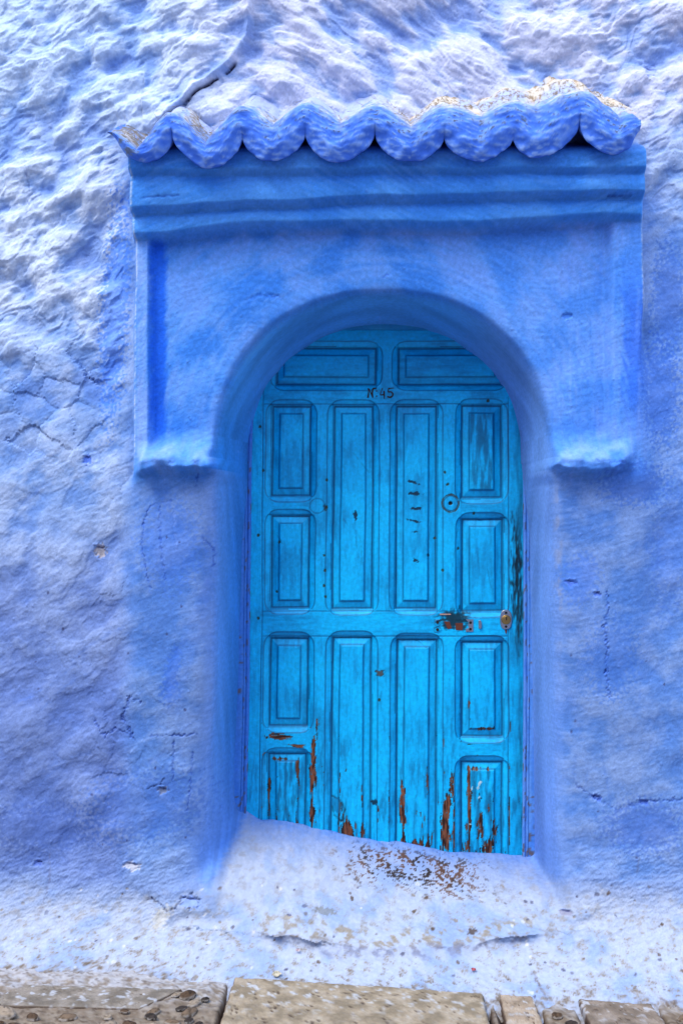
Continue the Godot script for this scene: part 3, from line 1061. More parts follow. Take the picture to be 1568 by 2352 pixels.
func peel_spot(x: float, y: float) -> float:
	var s := 0.0
	s += blob(x, y, 650, 1692, 52, 11) * 1.1 + blob(x, y, 690, 1712, 34, 7) * 0.9
	s += blob(x, y, 730, 1735, 9, 70) * 0.95 + blob(x, y, 727, 1860, 8, 70) * 0.6 + blob(x, y, 738, 1665, 8, 40) * 0.5
	s += blob(x, y, 1040, 1795, 7, 32) * 1.0 + blob(x, y, 1026, 1900, 12, 70) * 0.95 + blob(x, y, 1034, 1840, 10, 22) * 0.7
	s += blob(x, y, 1078, 1800, 6, 60) * 0.85 + blob(x, y, 1100, 1765, 40, 6) * 0.7 + blob(x, y, 1120, 1945, 16, 24) * 0.9
	s += blob(x, y, 1105, 1880, 7, 60) * 0.6 + blob(x, y, 1083, 1880, 6, 60) * 0.5
	s += blob(x, y, 928, 1880, 6, 110) * 0.7 + blob(x, y, 960, 1945, 36, 14) * 0.8 + blob(x, y, 972, 1865, 8, 34) * 0.55
	s += blob(x, y, 800, 1780, 10, 30) * 0.5 + blob(x, y, 807, 1905, 16, 22) * 0.8 + blob(x, y, 790, 1860, 10, 26) * 0.5
	s += blob(x, y, 650, 1745, 40, 4) * 0.85 + blob(x, y, 694, 1770, 5, 40) * 0.6 + blob(x, y, 628, 1830, 4, 60) * 0.9
	s += blob(x, y, 1105, 1676, 40, 6) * 0.75 + blob(x, y, 1108, 1660, 18, 22) * 0.35 + blob(x, y, 1078, 1600, 4, 70) * 0.55
	s += blob(x, y, 1100, 1702, 46, 5) * 0.8 + blob(x, y, 735, 1580, 6, 20) * 0.5 + blob(x, y, 1030, 1700, 14, 20) * 0.45
	s += blob(x, y, 1188, 1290, 5, 46) * 0.6 + blob(x, y, 1024, 1440, 8, 8) * 0.5
	return s


func d_at(x: float, y: float, z := 0.0) -> Vector3:
	return Vector3((x - AXIS_X) * K * DS, EYE_H + (EYE_Y - y) * K * DS, DOOR_Z + z)


func build_door() -> void:
	xs = PackedFloat32Array()
	ys = PackedFloat32Array()
	var v := 556.0
	while v < 1222.0:
		xs.append(v)
		v += DSTEP
	v = 735.0
	while v < 1985.0:
		ys.append(v)
		v += DSTEP
	var nx := xs.size()
	var ny := ys.size()
	run_rows(door_row, ny)
	F_Z = PackedFloat32Array()
	F_C = PackedColorArray()
	F_A = PackedFloat32Array()
	for r in rows:
		F_Z.append_array(r[0])
		F_C.append_array(r[1])
		F_A.append_array(r[2])
	door_marks()
	var p := PackedVector3Array()
	p.resize(nx * ny)
	for j in ny:
		for i in nx:
			# the whole leaf has dropped on its hinges and leans a little
			var lean := (ys[j] - 930.0) * -0.0125 * ss(1300, 560, xs[i])
			p[j * nx + i] = d_at(xs[i] + lean, ys[j], F_Z[j * nx + i])
	var n := grid_normals(p, nx, ny)
	var parts := PackedInt32Array()
	parts.resize((nx - 1) * (ny - 1))
	for j in ny - 1:
		for i in nx - 1:
			parts[j * (nx - 1) + i] = int(F_A[j * nx + i])
	var door := Node3D.new()
	door.name = "door"
	house.add_child(door)
	var m := split_grid(p, n, F_C, nx, ny, parts, 30)
	for k in 30:
		if m[k] == null:
			continue
		var called := "panel"
		if k in [14, 15, 16, 26, 27, 28, 29]:
			called = "rail"
		elif k in [17, 18]:
			called = "stile"
		elif k >= 19:
			called = "muntin"
		child(called, m[k], M.door, door)
	# a board behind, so that the leaf has its thickness
	var back := BoxMesh.new()
	back.size = Vector3(666.0 * K * DS, 1250.0 * K * DS, 0.03)
	child("back_board", back, plain_material("bare_board", Color(0.3, 0.2, 0.15), 0.9), door, Transform3D(Basis(), d_at(889, 1360, -0.035)))
	lock_parts(door)
	door_frame()
	F_Z = PackedFloat32Array()
	F_C = PackedColorArray()


func door_marks() -> void:
	var dark := Color(0.06, 0.12, 0.18)
	# four scuffs in a column where a letter flap was
	for q in [[950, 1108, 12, 3.0, 0.3], [953, 1133, 15, 4.5, 0.05], [958, 1168, 14, 3.5, 0.1], [952, 1196, 14, 3.0, 0.25], [953, 1222, 6, 2.2, 0.0], [957, 1287, 6, 4, 0.4], [818, 1183, 5, 10, -0.25], [877, 1546, 10, 8, 0.4], [866, 1843, 7, 7, 0.0], [985, 1275, 3, 4, 0.0]]:
		dab(q[0], q[1], q[2], q[3], q[4], -0.0007, dark, 0.8, 0.9)
	dab(877, 1546, 9, 7, 0.4, 0.0005, Color(0.40, 0.38, 0.36), 0.7, 0.5)
	# nail heads and filled holes
	for q in [[598, 980], [606, 1081], [597, 1229], [748, 1275], [752, 1165], [750, 1310], [748, 1345], [752, 1370], [752, 1102], [1022, 1085], [1028, 1112], [1088, 1179], [645, 1245], [640, 1360], [600, 1420], [1000, 1236], [1052, 1260], [1120, 920], [1018, 1310], [876, 1608]]:
		dab(q[0], q[1], 3.2, 3.6, 0.0, -0.001, Color(0.20, 0.20, 0.14), 0.85, 0.5)
	dab(748, 1166, 4, 7, -0.5, -0.001, Color(0.12, 0.14, 0.12), 0.7, 0.8)
	# ghost ring of a missing knob, left, and scratches
	for k in 60:
		var a := TAU * k / 60.0
		dab(731 + cos(a) * 17.0, 1162 + sin(a) * 17.0, 1.5, 1.5, 0.0, -0.0003, Color(0.05, 0.36, 0.52), 0.5, 0.2)
		dab(1035 + cos(a) * 19.0, 1156 + sin(a) * 20.0, 1.9, 1.9, 0.0, -0.0006, Color(0.27, 0.25, 0.24), 0.7, 0.6)
		dab(1035 + cos(a) * 16.0, 1156 + sin(a) * 17.0, 1.5, 1.5, 0.0, -0.0003, Color(0.05, 0.32, 0.46), 0.6, 0.2)
	dab(1035, 1156, 4.6, 4.6, 0.0, -0.004, Color(0.02, 0.02, 0.03), 0.95, 0.15)
	for s in [[812, 1040, 848, 1085], [817, 1195, 822, 1260], [790, 1190, 800, 1205], [828, 1230, 838, 1310], [990, 1200, 985, 1260], [1095, 1255, 1102, 1320], [1118, 1300, 1128, 1350], [1060, 1155, 1040, 1300], [1092, 1490, 1110, 1506], [960, 1470, 985, 1492], [640, 1230, 652, 1248], [690, 1010, 696, 1050]]:
		scratch([Vector2(s[0], s[1]), Vector2(s[2], s[3])], 1.3, -0.0004, Color(0.04, 0.28, 0.40), 0.5, 0.4)
	# white splashes on the last panel
	for q in [[1103, 1800, 3, 7], [1099, 1812, 2.5, 5], [1102, 1832, 2.5, 4], [1106, 1797, 4, 3], [1086, 1810, 2, 6], [1082, 1894, 3, 2], [690, 1920, 3, 5], [684, 1926, 3, 5]]:
		dab(q[0], q[1], q[2], q[3], 0.25, 0.0003, Color(0.78, 0.84, 0.86), 0.85, 0.7)
	# knot and split at the foot of the second panel
	dab(782, 1850, 13, 22, -0.35, 0.0004, Color(0.04, 0.44, 0.64), 0.6, 0.2)
	scratch([Vector2(772, 1832), Vector2(790, 1838), Vector2(800, 1862), Vector2(794, 1885)], 2.4, -0.002, Color(0.06, 0.10, 0.12), 0.85, 0.6)
	scratch([Vector2(770, 1855), Vector2(776, 1875), Vector2(792, 1888), Vector2(804, 1878)], 2.2, -0.002, Color(0.10, 0.10, 0.10), 0.8, 0.6)


func prism(points: PackedVector2Array, depth: float, chamfer: float) -> ArrayMesh:
	# an outline in metres, its front face chamfered, thickness along +z
	var st := SurfaceTool.new()
	st.begin(Mesh.PRIMITIVE_TRIANGLES)
	st.set_smooth_group(-1)
	var pts := points
	if Geometry2D.is_polygon_clockwise(pts):
		pts.reverse()
	var inner_list := Geometry2D.offset_polygon(pts, -chamfer) if chamfer > 0.0 else []
	var inner := pts
	if inner_list.size() == 1 and inner_list[0].size() == pts.size():
		inner = inner_list[0]
		var best := 0
		for k in inner.size():
			if inner[k].distance_squared_to(pts[0]) < inner[best].distance_squared_to(pts[0]):
				best = k
		var turned := PackedVector2Array()
		for k in inner.size():
			turned.append(inner[(k + best) % inner.size()])
		inner = turned
	else:
		var c := Vector2.ZERO
		for q in pts:
			c += q / pts.size()
		inner = PackedVector2Array()
		for q in pts:
			inner.append(q - (q - c).normalized() * chamfer)
	var n := pts.size()
	var tri := Geometry2D.triangulate_polygon(inner)
	for k in range(0, tri.size(), 3):
		var a := inner[tri[k]]
		var b := inner[tri[k + 1]]
		var c := inner[tri[k + 2]]
		if (b - a).cross(c - a) > 0.0:
			var s := b
			b = c
			c = s
		for q in [a, b, c]:
			st.add_vertex(Vector3(q.x, q.y, depth))
	for k in n:
		var a := pts[k]
		var b := pts[(k + 1) % n]
		var ia := inner[k]
		var ib := inner[(k + 1) % n]
		var z1 := depth - chamfer
		for q in [Vector3(a.x, a.y, 0), Vector3(a.x, a.y, z1), Vector3(b.x, b.y, z1), Vector3(a.x, a.y, 0), Vector3(b.x, b.y, z1), Vector3(b.x, b.y, 0), Vector3(a.x, a.y, z1), Vector3(ia.x, ia.y, depth), Vector3(ib.x, ib.y, depth), Vector3(a.x, a.y, z1), Vector3(ib.x, ib.y, depth), Vector3(b.x, b.y, z1)]:
			st.add_vertex(q)
	st.generate_normals()
	return st.commit()


func oval(rx: float, ry: float, power: float, n := 28) -> PackedVector2Array:
	var o := PackedVector2Array()
	for k in n:
		var a := TAU * k / n
		o.append(Vector2(signf(cos(a)) * pow(absf(cos(a)), 2.0 / power) * rx, signf(sin(a)) * pow(absf(sin(a)), 2.0 / power) * ry))
	return o


func disc(r: float, depth: float) -> ArrayMesh:
	return prism(oval(r, r, 2.0, 20), depth, minf(r, depth) * 0.3)


func lock_parts(door: Node3D) -> void:
	var u := K * DS
	# cylinder lock in its oval plate
	var lock := child("lock_plate", prism(oval(13.5 * u, 22.5 * u, 2.6, 32), 0.006, 0.002), M.steel, door, Transform3D(Basis(), d_at(1161, 1423, -0.001)))
	child("lock_cylinder", disc(11.0 * u, 0.007), M.brass, lock, Transform3D(Basis(), Vector3(0, 0, 0.004)))
	child("lock_plug", disc(6.5 * u, 0.003), M.brass, lock, Transform3D(Basis(), Vector3(0.5 * u, 2.0 * u, 0.0095)))
	child("keyhole", prism(oval(1.3 * u, 4.0 * u, 3.0, 12), 0.0012, 0.0002), M.hole, lock, Transform3D(Basis(), Vector3(0.5 * u, 2.6 * u, 0.0120)))
	child("screw", disc(3.0 * u, 0.0015), M.hole, lock, Transform3D(Basis(), Vector3(0, 15.5 * u, 0.0055)))
	child("screw", disc(3.0 * u, 0.0015), M.hole, lock, Transform3D(Basis(), Vector3(0, -16.0 * u, 0.0055)))
	child("rust_stain", rust_run(u), M.rust, lock, Transform3D(Basis(), Vector3(0, -22.0 * u, 0.0014)))
	# what is left of a latch: two torn plates with their screw holes, a tab, two sockets of bare wood
	var left := child("latch_remnant", prism(plate([[-8, -14], [2, -15], [9, -9], [7, -3], [1, -1], [-6, 1], [-8, 6], [-4, 13], [5, 14], [8, 9], [5, 2], [-1, -2], [-9, -4]], u), 0.0026, 0.0006), M.steel, door, Transform3D(Basis(), d_at(1004, 1437, 0.0)))
	for dy in [8.0, -9.0]:
		child("screw_hole", disc(3.4 * u, 0.0012), M.hole, left, Transform3D(Basis(), Vector3(0, dy * u, 0.0022)))
	var right := child("latch_remnant", prism(plate([[-9, 15], [8, 14], [8, -14], [-9, -14], [-9, -8], [-2, -5], [-4, 2], [-2, 7]], u), 0.0030, 0.0006), M.steel, door, Transform3D(Basis(), d_at(1078, 1437, 0.0)))
	for dy in [7.0, -8.0]:
		child("screw_hole", disc(3.2 * u, 0.0012), M.hole, right, Transform3D(Basis(), Vector3(1.5 * u, dy * u, 0.0026)))
	child("staple_tab", prism(plate([[-3, 10], [1, 11], [4, 6], [4, -6], [0, -10], [-3, -6]], u), 0.008, 0.001), M.steel, door, Transform3D(Basis(), d_at(1101, 1435, 0.0)))
	child("bare_wood_socket", prism(plate([[-9, 8], [4, 7], [9, -8], [0, -10]], u), 0.0014, 0.0003), M.rust, door, Transform3D(Basis(), d_at(1028, 1435, -0.0002)))
	child("bare_wood_socket", prism(plate([[-10, 8], [8, 8], [6, -9], [-9, -8]], u), 0.0014, 0.0003), M.rust, door, Transform3D(Basis(), d_at(1055, 1439, -0.0002)))
	child("scratched_slot", prism(plate([[-13, 1.5], [12, 1.2], [13, -1.2], [-12, -1.5]], u), 0.0014, 0.0003), plain_material("bare_slot", Color(0.70, 0.55, 0.48), 0.8), door, Transform3D(Basis(), d_at(1022, 1411, 0.0)))
	# the house number, written by hand with a brush
	var strokes := [
		[[-29.5, -10], [-28, 0], [-28.5, 10]], [[-29.0, 10], [-27, 9], [-21, -4], [-18.5, -9.5]], [[-18.5, -9.5], [-19.5, 0], [-18.5, 7], [-17, 11], [-11, 10.5]],
		[[-10.2, 4.6], [-8.0, 4.8]], [[-10.2, -7], [-8.0, -6.8]],
		[[4, 11], [0.5, 2], [-1, -4], [8.5, -3]], [[7.5, 4], [8.0, -4], [8.2, -12.5]],
		[[29, 11.5], [18, 10.5]], [[18, 10.5], [17, 2.5], [23, 3.2], [27.5, -1], [26, -7.5], [20, -9.5], [15.5, -8]]]
	var st := SurfaceTool.new()
	st.begin(Mesh.PRIMITIVE_TRIANGLES)
	for s in strokes:
		ribbon(st, s, u, 1.9)
	st.generate_normals()
	child("house_number", st.commit(), M.black, door, Transform3D(Basis(), d_at(874, 903, 0.0016)))


func rust_run(u: float) -> ArrayMesh:
	return prism(plate([[-2.0, 2], [2.0, 2], [1.8, -6], [0.4, -12], [-1.6, -7]], u), 0.0012, 0.0002)


func plate(pts: Array, u: float) -> PackedVector2Array:
	var o := PackedVector2Array()
	for q in pts:
		o.append(Vector2(q[0], q[1]) * u)
	return o


func ribbon(st: SurfaceTool, pts: Array, u: float, w: float) -> void:
	# a brush stroke: half-round bead through the points, smoothed
	var cv := Curve2D.new()
	for q in pts:
		cv.add_point(Vector2(q[0], q[1]))
	for k in range(1, cv.point_count - 1):
		var tan_ := (cv.get_point_position(k + 1) - cv.get_point_position(k - 1)) * 0.18
		cv.set_point_in(k, -tan_)
		cv.set_point_out(k, tan_)
	var line := cv.get_baked_points()
	var length := cv.get_baked_length()
	var n := maxi(int(length / 1.2), 2)
	var prev: Array = []
	for k in n + 1:
		var d := length * k / n
		var c := cv.sample_baked(d)
		var dir := (cv.sample_baked(minf(d + 0.4, length)) - cv.sample_baked(maxf(d - 0.4, 0.0))).normalized()
		var side := Vector2(-dir.y, dir.x)
		var ww := w * (0.75 + 0.25 * sin(3.0 * float(k) / n + pts[0][0]))
		if k == 0:
			c -= dir * w * 0.5
		if k == n:
			c += dir * w * 0.5
		var ring := []
		for a in 5:
			var ph := PI * a / 4.0
			var q := (c + side * cos(ph) * ww) * u
			ring.append(Vector3(q.x, q.y, sin(ph) * 0.0009))
		if prev:
			for a in 4:
				for v in [prev[a], prev[a + 1], ring[a + 1], prev[a], ring[a + 1], ring[a]]:
					st.add_vertex(v)
		prev = ring
	line.clear()


func door_frame() -> void:
	# timber frame painted with the wall: two moulded jambs and the bar over the leaf
	var frame := Node3D.new()
	frame.name = "door_frame"
	house.add_child(frame)
	frame_jamb(frame, PackedVector2Array([Vector2(880, 583), Vector2(1100, 578), Vector2(1500, 574), Vector2(1990, 565)]), -60.0, 1)
	frame_jamb(frame, PackedVector2Array([Vector2(880, 1199), Vector2(1100, 1200), Vector2(1500, 1201), Vector2(1990, 1198)]), 60.0, 2)
	# head bar
	var p := PackedVector3Array()
	var c := PackedColorArray()
	var nx := 180
	var prof := [[0.0, -0.01], [0.0, 0.012], [3.0, 0.020], [10.0, 0.020], [13.0, 0.013], [22.0, 0.013], [24.0, 0.006], [24.0, -0.01]]
	for q in prof:
		for i in nx:
			var x := lerpf(600.0, 1200.0, float(i) / (nx - 1))
			p.append(d_at(x, 735.0 + q[0], q[1] + 0.0006 * n_fine.get_noise_2d(x * 0.6, q[0] * 3.0)))
			var k := n_streak.get_noise_2d(x * 0.3, q[0] * 6.0)
			c.append(Color(0.02, 0.50, 0.74).lerp(Color(0.20, 0.62, 0.80), clampf(0.3 + k, 0, 1)))
	child("head_bar", whole_grid(p, c, nx, prof.size()), M.door, frame)


func frame_jamb(frame: Node3D, edge: PackedVector2Array, width: float, seed_: int) -> void:
	# moulded section: a fillet by the leaf, a groove, a flat, then it runs under the plaster
	var s := signf(width)
	var prof := [[0.0, -0.03], [0.0, 0.012], [1.5, 0.0145], [6.0, 0.0145], [7.0, 0.010], [8.5, 0.010], [9.5, 0.015], [13.0, 0.015], [14.0, 0.011], [15.0, 0.015], [22.0, 0.016], [34.0, 0.016], [60.0, 0.014]]
	var ny := 330
	var nx := prof.size()
	var p := PackedVector3Array()
	var c := PackedColorArray()
	for j in ny:
		var y := lerpf(880.0, 1990.0, float(j) / (ny - 1))
		var x0 := table(edge, y)
		for i in nx:
			var q: Array = prof[i] if s > 0.0 else prof[nx - 1 - i]
			var wob := n_streak.get_noise_2d(q[0] * 4.0 + seed_ * 300.0, y * 0.4)
			p.append(d_at(x0 + s * q[0] + wob * 0.8, y, q[1] + wob * 0.0012 + 0.0008 * n_fine.get_noise_2d(q[0] * 2.0, y * 0.5)))
			var col := Color(0.30, 0.53, 0.86).lerp(Color(0.42, 0.62, 0.90), clampf(0.4 + wob, 0, 1))
			if seed_ == 1:
				col = col.lerp(Color(0.22, 0.48, 0.85), 0.6)
			var chip := ss(0.28, 0.42, n_fine.get_noise_2d(q[0] * 3.0 + 9.0, y * 0.35) + 0.25 * ss(1800, 1960, y) - 0.1)
			col = col.lerp(Color(0.40, 0.30, 0.26), chip * 0.8)
			c.append(col)
	child("frame_jamb", whole_grid(p, c, nx, ny), M.plaster, frame)


# ---------------------------------------------------------------- the tiled hood

var CREST := [[385.0, 252.0], [559.0, 236.0], [704.0, 230.0], [866.0, 236.0], [1019.0, 240.0], [1186.0, 227.0], [1335.0, 205.0]]
var TOP_PTS := PackedVector2Array([Vector2(242, 294), Vector2(313, 341), Vector2(385, 252), Vector2(469, 325), Vector2(559, 237), Vector2(625, 284), Vector2(704, 231), Vector2(781, 279), Vector2(866, 237), Vector2(943, 291), Vector2(1019, 241), Vector2(1109, 263), Vector2(1186, 227), Vector2(1238, 240), Vector2(1335, 205), Vector2(1424, 262), Vector2(1476, 246)])
var BOT_PTS := PackedVector2Array([Vector2(242, 298), Vector2(330, 364), Vector2(391, 299), Vector2(484, 376), Vector2(552, 301), Vector2(622, 361), Vector2(699, 297), Vector2(774, 362), Vector2(860, 295), Vector2(943, 363), Vector2(1021, 306), Vector2(1100, 361), Vector2(1181, 302), Vector2(1235, 352), Vector2(1334, 269), Vector2(1405, 344), Vector2(1476, 305)])


func wave(p: PackedVector2Array, x: float, sharp_low: bool, weight := -1.0) -> float:
	# through the listed heights: round over one kind of turning point, tight at the other
	var k := 1
	while k < p.size() - 1 and x > p[k].x:
		k += 1
	var a := p[k - 1]
	var b := p[k]
	var t := clampf((x - a.x) / (b.x - a.x), 0.0, 1.0)
	var falling := b.y > a.y           # y points down
	var q := t if falling == sharp_low else 1.0 - t
	var round_ := 1.0 - sqrt(maxf(1.0 - q * q, 0.0))
	var cosine := 0.5 - 0.5 * cos(PI * q)
	var e := lerpf(cosine, round_, weight if weight >= 0.0 else (0.40 if sharp_low else 0.85))
	if falling != sharp_low:
		e = 1.0 - e
	return lerpf(a.y, b.y, e)


func build_canopy() -> void:
	var canopy := Node3D.new()
	canopy.name = "canopy"
	house.add_child(canopy)
	var zf := 0.235
	var f := (DIST - zf) / DIST
	var slope := 0.52
	# cuts half way between crest and trough
	var cuts := [242.0]
	for k in range(1, TOP_PTS.size() - 2):
		cuts.append((TOP_PTS[k].x + TOP_PTS[k + 1].x) * 0.5)
	cuts.append(1476.0)
	for k in cuts.size() - 1:
		var n := maxi(int((cuts[k + 1] - cuts[k]) / 2.6), 14)
		var nl := 44
		var nf := 50
		var p := PackedVector3Array()
		var c := PackedColorArray()
		for j in nl + nf + nl:
			for i in n + 1:
				var x := lerpf(cuts[k], cuts[k + 1], float(i) / n)
				var yt := wave(TOP_PTS, x, true)
				var yb := wave(BOT_PTS, x, false)
				var yb0 := wave(BOT_PTS, x, false, 0.0)
				var mid := (yt + yb0) * 0.5
				var half := maxf((yb0 - yt) * 0.5, 1.0)
				var endt := minf(ss(240, 300, x), 1.0 - ss(1450, 1478, x) * 0.85)
				half *= 0.25 + 0.75 * endt
				var back := 0.0
				var off := 0.0
				var bulge := 0.0
				var face := 0.0
				if j < nl:
					back = 1.0 - float(j) / nl
					back *= back
					off = -half
				elif j < nl + nf:
					var a := PI * (float(j - nl) + 0.5) / nf
					off = -half * cos(a)
					bulge = 0.020 * pow(sin(a), 0.42) * (0.35 + 0.65 * endt) - 0.016 * ss(0.35, 1.0, -cos(a))
					face = sin(a)
				else:
					back = float(j - nl - nf + 1) / nl
					off = half
				var low_edge := pow(clampf(off / half * 0.5 + 0.5, 0.0, 1.0), 5.0)
				mid += (yb - yb0) * low_edge * endt
				var run := back * 0.30
				var irr := 0.012 * n_wob.get_noise_2d(x * 1.5, 40.0)
				var z := zf - 0.03 + irr + bulge - run
				var yy := EYE_Y - (EYE_Y - (mid + off)) * f - run * slope / K
				var xx := AXIS_X + (x - AXIS_X) * f
				# brushed, fibrous coat of many washes
				var st := n_fine.get_noise_2d(x * 0.40, (mid * 0.5 + off) * 1.35 + run * 400.0)
				var gr := n_grain.get_noise_2d(x * 0.5, (mid * 0.5 + off) * 0.9 + run * 500.0)
				var lump := n_mid.get_noise_2d(x, (mid + off) * 1.2 + run * 300.0)
				var d := 0.0020 * st + 0.0007 * gr + 0.0060 * lump
				z += d * (0.35 + 0.65 * face)
				yy -= d / K * (1.0 - face) * (1.0 if off < 0.0 else -1.0)
				p.append(at(xx, yy, z))
				var col := Color(0.28, 0.47, 0.89).lerp(Color(0.42, 0.59, 0.93), ss(-0.3, 0.4, st + 0.5 * lump))
				col = col.lerp(Color(0.62, 0.74, 0.95), ss(0.1, 0.55, st + 0.4 * gr) * 0.55)
				# the upper side is bleached, and earth lies in the channels
				var topside := 1.0 - ss(-half * 0.86, -half * 0.35, off)
				if off < 0.0:
					var ch := ss(0.25, 0.75, (yt - 230.0) / 80.0)
					var bleach := Color(0.52, 0.64, 0.88).lerp(Color(0.74, 0.76, 0.82), ss(-0.2, 0.5, lump + st))
					var fleck := n_dirt.get_noise_2d(x * 2.2, run * 2600.0)
					bleach = bleach.lerp(Color(0.44, 0.36, 0.27), ss(-0.1, 0.7, fleck + 0.5 * gr + 0.35 * ch + 0.2 * ss(0.1, 0.5, back)) * 0.6)
					col = col.lerp(bleach, topside * (0.45 + 0.55 * ss(0.0, 0.08, back)))
				col = col.lerp(Color(0.22, 0.20, 0.16), face * ss(0.32, 0.5, st * 0.7 + gr * 0.6) * 0.6 * (1.0 - ss(-0.2, 0.6, off / half)))
				if x < 330.0:
					col = col.lerp(Color(0.34, 0.31, 0.26), ss(0.0, 0.4, st + 0.3 * gr) * 0.6 * (1.0 - ss(280, 330, x)))
				c.append(col)
		var me := whole_grid(p, c, n + 1, nl + nf + nl)
		child("roof_tile", me, M.plaster, canopy)
	# lime mortar where the hood meets the wall, thickest to the right
	var p2 := PackedVector3Array()
	var c2 := PackedColorArray()
	var nx := 520
	var ny := 26
	for j in ny:
		var t := float(j) / (ny - 1)
		for i in nx:
			var x := lerpf(300.0, 1475.0, float(i) / (nx - 1))
			var thick := lerpf(0.002, 0.030, ss(850, 1250, x)) * (1.0 - ss(1440, 1475, x)) + 0.008 * n_mid.get_noise_2d(x, 10.0)
			var yt := EYE_Y - (EYE_Y - wave(TOP_PTS, x, true)) * f
			var run := lerpf(0.26, 0.045, t)
			var md := n_mid.get_noise_2d(x * 0.9, t * 90.0)
			var fi := n_fine.get_noise_2d(x, t * 90.0)
			var hgt := thick * (1.0 - ss(0.45, 0.95, t)) + (0.008 * md + 0.004 * fi) * (1.0 - t) - 0.018 * ss(0.55, 1.0, t + 0.25 * md)
			hgt += 0.05 * (1.0 - ss(0.0, 0.3, t))
			p2.append(at(AXIS_X + (x - AXIS_X) * f, yt - (run * slope + hgt) / K, zf - 0.03 - run))
			var earthy := ss(820, 1000, x)
			var col := Color(0.66, 0.71, 0.86).lerp(Color(0.80, 0.76, 0.70), earthy * ss(-0.3, 0.3, md))
			col = col.lerp(Color(0.42, 0.34, 0.25), ss(0.0, 0.6, 0.5 * fi + n_dirt.get_noise_2d(x * 1.8, t * 260.0) + 0.4 * n_grain.get_noise_2d(x, t * 150.0)) * (0.15 + 0.6 * earthy))
			col = col.lerp(Color(0.80, 0.62, 0.42), ss(0.15, 0.6, n_dirt.get_noise_2d(x + 50.0, t * 60.0)) * 0.4 * earthy)
			c2.append(col)
	child("mortar", whole_grid(p2, c2, nx, ny), M.plaster, canopy)
	# straw and dry stalks caught in the channels
	var st2 := SurfaceTool.new()
	st2.begin(Mesh.PRIMITIVE_TRIANGLES)
	for k in 260:
		var x := rng.randf_range(290, 1440)
		if k % 3:
			x = rng.randf_range(900, 1440)
		elif k % 2:
			x = [rng.randf_range(262, 330), rng.randf_range(425, 480)][(k / 6) % 2]
		var run := rng.randf_range(0.015, 0.12)
		var y := EYE_Y - (EYE_Y - wave(TOP_PTS, x, true)) * f - run * slope / K - 2.0
		var b := at(AXIS_X + (x - AXIS_X) * f, y, zf - run + 0.004)
		var dir := Vector3(rng.randf_range(-1, 1), rng.randf_range(-0.15, 0.4), rng.randf_range(-0.4, 0.6)).normalized()
		var l := rng.randf_range(0.012, 0.035)
		var w := dir.cross(Vector3(0, 0.6, 1)).normalized() * 0.0011
		var e := b + dir * l
		for q in [b - w, b + w, e, b + w, b + Vector3(0, 0, 0.0016), e, b + Vector3(0, 0, 0.0016), b - w, e]:
			st2.add_vertex(q)
	st2.generate_normals()
	var straw := child("straw", st2.commit(), M.straw, canopy)
	straw.set_meta("kind", "stuff")


# ---------------------------------------------------------------- the street

func street_y(x: float) -> float:
	return -0.030 - 0.028 * (minf(x, 0.45 + (x - 0.45) * 0.2) + 0.2)


# corners of the near slabs on the plan, x and z in metres
var SLABS := [
	[[-0.478, 0.232], [0.292, 0.298], [0.300, 0.98], [-0.47, 0.96]],
	[[0.336, 0.292], [0.442, 0.300], [0.472, 0.99], [0.342, 0.985]],
	[[0.572, 0.315], [0.79, 0.345], [0.86, 1.0], [0.60, 0.99]],
	[[-1.10, 0.30], [-0.62, 0.30], [-0.72, 0.435], [-1.19, 0.44]]]


func joint_at(x: float, z: float) -> float:
	# open joint round a slab
	var g := 0.0
	for k in 3:
		var far := -1e9
		var q: Array = SLABS[k]
		for e in 4:
			var a := Vector2(q[e][0], q[e][1])
			var b := Vector2(q[(e + 1) % 4][0], q[(e + 1) % 4][1])
			var n := Vector2(b.y - a.y, a.x - b.x).normalized()
			far = maxf(far, (Vector2(x, z) - a).dot(n))
		g = maxf(g, 1.0 - ss(0.006, 0.016, absf(far - 0.002)))
	return g


